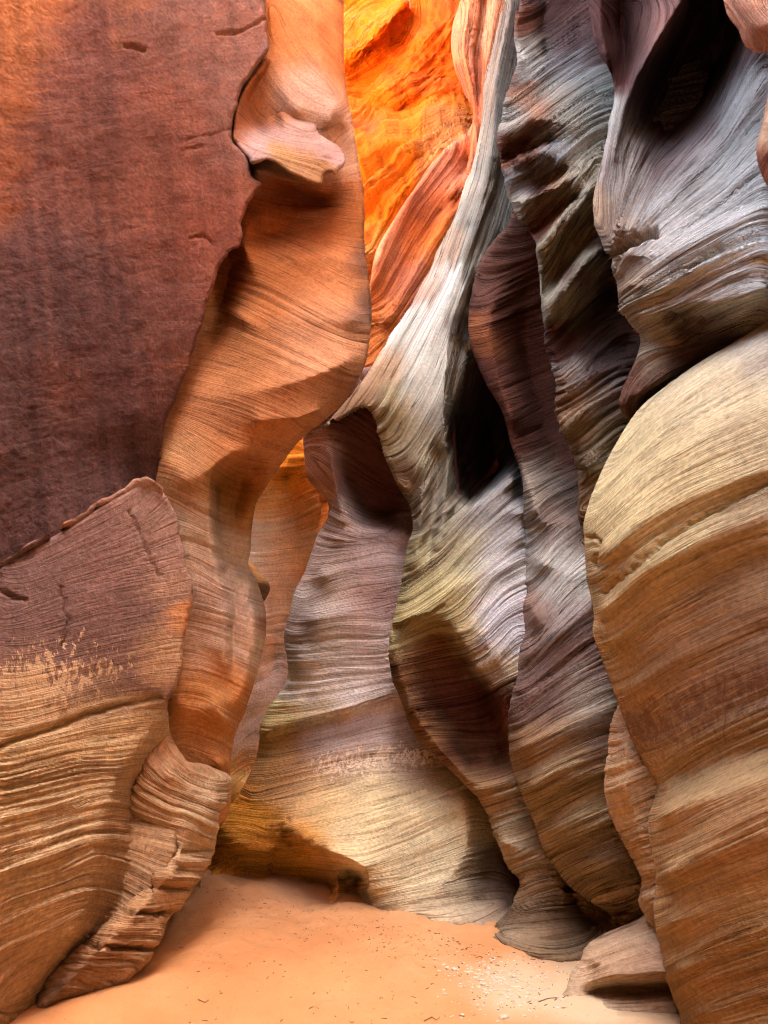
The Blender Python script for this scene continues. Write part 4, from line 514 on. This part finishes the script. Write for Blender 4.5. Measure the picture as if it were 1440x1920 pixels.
rock('rock_boulder', 'rounded reddish rock lip jutting into the top right corner', 'rock lip',
 [(1362,-500),(1358,-60),(1360,10),(1368,35),(1385,55),(1393,78),(1405,92),(1425,98),(1460,100),(1600,110),(2000,160),(2900,200),(2900,-500)],
 [[(1362,-500,3.2),(1360,10,3.1),(1393,78,3.0),(1425,98,2.95),(1600,90,2.6)],[(1400,0,2.85),(1420,50,2.8),(1500,40,2.5)],[(1380,-60,2.9),(1500,-200,2.6)],[(2900,-500,1.7),(2900,200,1.7)]],
 [(0,[(1360,0),(1420,96)]),(30,[(1390,0),(1440,60)]),(90,[(1440,0),(1500,20)])],
 [(1400,30,40,(0.42,0.2,0.13)),(1430,70,30,(0.32,0.15,0.1))], M_near, rw=18, amp=0.006, wl=20, coarse=0.02, seed=103, back=(0.2,0.5,0.8))
rock('rock_lip', 'small reddish rock edge at the right border beside the silvery grey rock', 'rock lip',
 [(2900,60),(1600,120),(1470,150),(1445,170),(1434,200),(1428,235),(1420,262),(1417,290),(1424,318),(1432,338),(1444,356),(1470,380),(1600,440),(2000,560),(2900,700)],
 [[(1434,200,2.9),(1417,290,2.9),(1444,356,2.9)],[(1440,220,2.75),(1436,290,2.72)],[(1600,150,2.45),(1600,400,2.45)],[(2900,60,1.7),(2900,700,1.7)]],
 [(0,[(1445,170),(1417,290)]),(30,[(1460,170),(1445,350)])],
 [(1430,230,30,(0.46,0.3,0.2)),(1435,310,30,(0.28,0.12,0.08))], M_near, rw=14, amp=0.005, wl=16, coarse=0.01, seed=105, back=(0.15,0.4,0.7))
LBH = 7.5
# ------------------------------------------------------------------ canyon behind the camera and above
def wall(name, label, cat, f, nu, nv, u0, u1, v0, v1, seed, tintc):
    U, Vv = np.meshgrid(np.linspace(u0, u1, nu), np.linspace(v0, v1, nv)); P = f(U, Vv)
    idx = np.arange(nu*nv).reshape(nv, nu); F = np.stack([idx[:-1, :-1], idx[:-1, 1:], idx[1:, 1:], idx[1:, :-1]], -1).reshape(-1, 4)
    me = bpy.data.meshes.new(name); me.from_pydata(P.reshape(-1, 3).tolist(), [], F.tolist())
    me.polygons.foreach_set('use_smooth', np.ones(len(F), bool))
    at = me.attributes.new('st', 'FLOAT_VECTOR', 'POINT'); at.data.foreach_set('vector', np.stack([Vv*60, U*60, 0*U], -1).astype(np.float32).ravel())
    at = me.attributes.new('tint', 'FLOAT_COLOR', 'POINT'); at.data.foreach_set('color', np.tile(np.array(tintc+(1,), np.float32), nu*nv))
    me.materials.append(M_near); o = bpy.data.objects.new(name, me); COL.objects.link(o); o['label'] = label; o['category'] = cat; return o
wall('unseen_canyon_wall', 'rock wall continuing behind the viewer on the left', 'canyon wall', lambda u, v: np.stack([-2.9+0.15*fbm(u/1.5, v/2., 7), u, v], -1), 60, 60, -7, 3.9, -0.5, 9, 1, (0.42, 0.22, 0.12))
wall('unseen_canyon_wall', 'rock wall continuing behind the viewer on the right', 'canyon wall', lambda u, v: np.stack([2.6+0.25*fbm(u/1.5, v/2., 9), u, v], -1), 60, 60, -7, 1.6, -0.5, 22, 2, (0.46, 0.26, 0.14))
wall('unseen_canyon_wall', 'rock wall closing the passage behind the viewer', 'canyon wall', lambda u, v: np.stack([u, -7+0.25*fbm(u/1.5, v/2., 11), v], -1), 40, 60, -3.0, 3.2, -0.5, 16, 3, (0.46, 0.26, 0.14))
wall('unseen_canyon_wall', 'unseen tall rock wall added behind the fluted rocks on the right, leaning in for shade', 'canyon wall', lambda u, v: np.stack([4.1-0.13*np.clip(v-8, 0, 99)+0.15*fbm(u/1.5, v/2., 29), u, v], -1), 70, 80, 0.8, 13, -0.5, 23, 1, (0.50, 0.26, 0.12))  # unseen wall; inward lean added to keep sun and sky off the right
# ------------------------------------------------------------------ sand
def sand_h(X, Y):
    return 0.03*fbm(X/0.9, Y/0.9, 201, 4)+0.014*fbm(X/0.15, Y/0.15, 207, 5)*np.clip((Y-4.2)/1.0+0.3, 0.3, 1.5)
def sand_material():
    m = bpy.data.materials.new('sand'); m.use_nodes = True; t = m.node_tree; N = t.nodes; L = t.links; b = N['Principled BSDF']
    b.inputs['Roughness'].default_value = 0.95; b.inputs['Specular IOR Level'].default_value = 0.15
    tc = N.new('ShaderNodeTexCoord')
    def nz(s, d=5, r=0.6):
        n = N.new('ShaderNodeTexNoise'); n.inputs['Scale'].default_value = s; n.inputs['Detail'].default_value = d; n.inputs['Roughness'].default_value = r
        L.new(tc.outputs['Object'], n.inputs['Vector']); return n.outputs['Fac']
    cr = N.new('ShaderNodeValToRGB'); cr.color_ramp.elements[0].position = 0.35; cr.color_ramp.elements[1].position = 0.7
    cr.color_ramp.elements[0].color = (0.60, 0.26, 0.095, 1); cr.color_ramp.elements[1].color = (0.70, 0.33, 0.13, 1); L.new(nz(1.6), cr.inputs[0])
    at = N.new('ShaderNodeAttribute'); at.attribute_name = 'pale'
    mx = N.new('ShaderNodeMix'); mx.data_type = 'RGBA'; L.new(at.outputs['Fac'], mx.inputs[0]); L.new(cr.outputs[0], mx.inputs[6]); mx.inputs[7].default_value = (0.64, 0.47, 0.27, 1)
    r2 = N.new('ShaderNodeMapRange'); r2.inputs[1].default_value = 0.63; r2.inputs[2].default_value = 0.72; r2.inputs[3].default_value = 0; r2.inputs[4].default_value = 0.75
    L.new(nz(22.0, 6, 0.75), r2.inputs[0]); m2 = N.new('ShaderNodeMix'); m2.data_type = 'RGBA'; L.new(r2.outputs[0], m2.inputs[0]); L.new(mx.outputs[2], m2.inputs[6]); m2.inputs[7].default_value = (0.28, 0.12, 0.05, 1)
    L.new(m2.outputs[2], b.inputs['Base Color'])
    bp = N.new('ShaderNodeBump'); bp.inputs['Strength'].default_value = 0.5; bp.inputs['Distance'].default_value = 0.05; L.new(nz(30, 8, 0.75), bp.inputs['Height']); L.new(bp.outputs[0], b.inputs['Normal'])
    return m
M_sand = sand_material()
gx = np.concatenate([np.linspace(-400, -4, 20), np.arange(-3.5, 3.5, 0.014), np.linspace(4, 400, 20)])
gy = np.concatenate([np.linspace(-400, 0, 20), np.arange(0.4, 3.2, 0.2), np.arange(3.3, 9, 0.016), np.linspace(9.5, 400, 24)])
GX, GY = np.meshgrid(gx, gy); GZ = np.where((np.abs(GX) < 3.6) & (GY > 0) & (GY < 9.5), sand_h(GX, GY), -0.02)
idx = np.arange(GX.size).reshape(GX.shape); F = np.stack([idx[:-1, :-1], idx[:-1, 1:], idx[1:, 1:], idx[1:, :-1]], -1).reshape(-1, 4)
me = bpy.data.meshes.new('sand_floor'); V = np.stack([GX, GY, GZ], -1).reshape(-1, 3)
me.vertices.add(len(V)); me.vertices.foreach_set('co', V.astype(np.float32).ravel()); me.loops.add(F.size); me.loops.foreach_set('vertex_index', F.astype(np.int32).ravel())
me.polygons.add(len(F)); me.polygons.foreach_set('loop_start', (np.arange(len(F))*4).astype(np.int32)); me.polygons.foreach_set('use_smooth', np.ones(len(F), bool)); me.update(calc_edges=True)
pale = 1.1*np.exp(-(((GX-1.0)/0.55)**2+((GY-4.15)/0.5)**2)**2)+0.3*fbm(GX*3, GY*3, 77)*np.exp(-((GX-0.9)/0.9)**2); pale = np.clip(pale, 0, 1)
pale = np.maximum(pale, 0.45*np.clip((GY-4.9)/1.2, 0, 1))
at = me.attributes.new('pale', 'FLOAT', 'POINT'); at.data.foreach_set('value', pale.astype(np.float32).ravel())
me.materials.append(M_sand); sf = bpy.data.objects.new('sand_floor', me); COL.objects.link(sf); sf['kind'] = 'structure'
wall('unseen_canyon_wall', 'unseen rock wall added behind the orange swirled fin to block sun and bounce light', 'canyon wall', lambda u, v: np.stack([-1.5-(u-5.9)*0.42+0.12*fbm(u/1.5, v/2., 19), u, v], -1), 60, 60, 5.9, 15, -0.5, LBH, 1, (0.72, 0.42, 0.22))  # unseen wall added for the light; height and bright tint shape the bounce

# ------------------------------------------------------------------ loose things on the sand
def at_px(x, y):
    p = proj(float(x), float(y), FL(float(y))); return p
def blob(rx, ry, rz, seed, bm_list, c):
    import bmesh
    bm = bmesh.new(); bmesh.ops.create_icosphere(bm, subdivisions=1, radius=1.0); r = random.Random(seed)
    for v in bm.verts:
        k = 0.75+0.45*r.random(); v.co = Vector((v.co.x*rx*k, v.co.y*ry*k, v.co.z*rz*(0.7+0.4*r.random())))
    a_ = r.random()*6.28; ca, sa = math.cos(a_), math.sin(a_); base = len(bm_list[0])
    for v in bm.verts: bm_list[0].append((c[0]+v.co.x*ca-v.co.y*sa, c[1]+v.co.x*sa+v.co.y*ca, c[2]+v.co.z))
    for f in bm.faces: bm_list[1].append([base+v.index for v in f.verts])
    bm.free()
def stone_material():
    m = bpy.data.materials.new('pale_stone'); m.use_nodes = True; t_ = m.node_tree; N = t_.nodes; b = N['Principled BSDF']; b.inputs['Roughness'].default_value = 0.9
    tc = N.new('ShaderNodeTexCoord'); n = N.new('ShaderNodeTexNoise'); n.inputs['Scale'].default_value = 30; t_.links.new(tc.outputs['Object'], n.inputs['Vector'])
    cr = N.new('ShaderNodeValToRGB'); cr.color_ramp.elements[0].position = 0.35; cr.color_ramp.elements[1].position = 0.65
    cr.color_ramp.elements[0].color = (0.50, 0.40, 0.24, 1); cr.color_ramp.elements[1].color = (0.66, 0.58, 0.42, 1)
    t_.links.new(n.outputs['Fac'], cr.inputs[0]); t_.links.new(cr.outputs[0], b.inputs['Base Color']); return m
M_st = stone_material(); R_ = random.Random(11)
B = [[], []]
for k in range(520):
    if k < 400: x = R_.gauss(945, 38); y = R_.gauss(1835+0.25*(x-945), 20)
    else: x = R_.uniform(830, 1060); y = R_.uniform(1770, 1915)
    p = at_px(x, y); r = 0.004+0.009*R_.random()**2
    blob(r*1.2, r, r*0.32, k, B, (p[0], p[1], sand_h(p[0], p[1])+r*0.15))
me = bpy.data.meshes.new('gravel'); me.from_pydata(B[0], [], B[1]); me.materials.append(M_st); g = bpy.data.objects.new('gravel', me); COL.objects.link(g); g['kind'] = 'stuff'; g['label'] = 'scatter of whitish gravel on the sand at the lower right'; g['category'] = 'gravel'
for k, (x, y, r, lb) in enumerate([(851,1811,0.018,'small pale stone left of the white gravel patch'),(945,1909,0.022,'pale stone near the bottom edge below the white gravel patch'),(962,1826,0.017,'pale stone in the right half of the white gravel patch'),(905,1838,0.016,'pale stone in the left half of the white gravel patch')]):
    p = at_px(x, y); B = [[], []]; blob(r*1.4, r, r*0.6, 900+k, B, (0, 0, 0)); me = bpy.data.meshes.new('stone'); me.from_pydata(B[0], [], B[1]); me.materials.append(M_st)
    o = bpy.data.objects.new('stone', me); COL.objects.link(o); o.location = (p[0], p[1], sand_h(p[0], p[1])+r*0.25); o['label'] = lb; o['category'] = 'stone'; o['group'] = 'pale stones on the sand'
# dark bits of bark and twig
def twig_material():
    m = bpy.data.materials.new('dry_twig'); m.use_nodes = True; b = m.node_tree.nodes['Principled BSDF']; n = m.node_tree.nodes.new('ShaderNodeTexNoise'); n.inputs['Scale'].default_value = 80
    cr = m.node_tree.nodes.new('ShaderNodeValToRGB'); cr.color_ramp.elements[0].color = (0.10, 0.045, 0.02, 1); cr.color_ramp.elements[1].color = (0.34, 0.17, 0.08, 1)
    m.node_tree.links.new(n.outputs['Fac'], cr.inputs[0]); m.node_tree.links.new(cr.outputs[0], b.inputs['Base Color']); b.inputs['Roughness'].default_value = 0.9; return m
M_tw = twig_material()
def tube(pts, r0, r1, out):
    P_ = [Vector(p) for p in pts]; n = len(P_); base = len(out[0])
    for i, p in enumerate(P_):
        tg = (P_[min(i+1, n-1)]-P_[max(i-1, 0)]).normalized(); a1 = tg.orthogonal().normalized(); a2 = tg.cross(a1); r = r0+(r1-r0)*i/(n-1)
        for j in range(5): q = p+(a1*math.cos(j*1.2566)+a2*math.sin(j*1.2566))*r; out[0].append(tuple(q))
    for i in range(n-1):
        for j in range(5): out[1].append([base+i*5+j, base+i*5+(j+1) % 5, base+i*5+5+(j+1) % 5, base+i*5+5+j])
B = [[], []]
for k in range(620):
    if k < 340: x = R_.uniform(380, 930); y = 1665+0.19*(x-380)+abs(R_.gauss(0, 1))*34
    elif k < 520: x = R_.uniform(330, 1060); y = R_.uniform(1700, 1915)
    else: x = R_.uniform(860, 1080); y = R_.uniform(1755, 1900)
    p = at_px(x, y); z = sand_h(p[0], p[1]); a_ = R_.random()*3.14; l = 0.003+0.013*R_.random()**4; r = 0.001+0.0022*R_.random()
    q = [(p[0]+math.cos(a_)*l*s_, p[1]+math.sin(a_)*l*s_, z+r*0.6+0.002*R_.random()) for s_ in (-1, 0.1, 1)]; tube(q, r, r*0.6, B)
me = bpy.data.meshes.new('plant_litter'); me.from_pydata(B[0], [], B[1]); me.materials.append(M_tw); g = bpy.data.objects.new('plant_litter', me); COL.objects.link(g); g['kind'] = 'stuff'; g['label'] = 'dark specks of dry twigs and bark strewn over the sand'; g['category'] = 'litter'
for k, (pts, lb) in enumerate([([(795,1905),(810,1898),(818,1908),(824,1902)],'forked dry twig at the bottom edge left of the gravel'),([(372,1868),(385,1872),(392,1869)],'short dry twig on bare sand at the lower left'),([(1010,1880),(1028,1874),(1050,1876)],'dry twig on pale sand right of the gravel')]):
    B = [[], []]; q = []
    for x, y in pts:
        p = at_px(x, y); q.append((p[0], p[1], sand_h(p[0], p[1])+0.004))
    tube(q, 0.003, 0.0015, B); me = bpy.data.meshes.new('twig'); me.from_pydata(B[0], [], B[1]); me.materials.append(M_tw); o = bpy.data.objects.new('twig', me); COL.objects.link(o); o['label'] = lb; o['category'] = 'twig'; o['group'] = 'twigs on the sand'
# dry root hanging down the bedded wall: laid on the wall by casting rays
dg = None
bpy.context.view_layer.update(); wallo = bpy.data.objects['rock_bastion']; q = []
for i in range(16):
    y = 1262+i*9.0; x = 1356+2.5*math.sin(i*0.9)+(i*0.25); d_ = Vector(proj(x, y, 1.0))-Vector((0, 0, CZ)); hit, loc, nrm, _ = wallo.ray_cast(Vector((0, 0, CZ)), d_.normalized())
    if hit: q.append(tuple(loc-d_.normalized()*0.006))
if len(q) > 3:
    B = [[], []]; tube(q, 0.0035, 0.002, B); me = bpy.data.meshes.new('dry_root'); me.from_pydata(B[0], [], B[1]); me.materials.append(M_near if False else M_tw); o = bpy.data.objects.new('dry_root', me); COL.objects.link(o); o['label'] = 'thin dry root hanging down the huge bedded rock wall'; o['category'] = 'root'
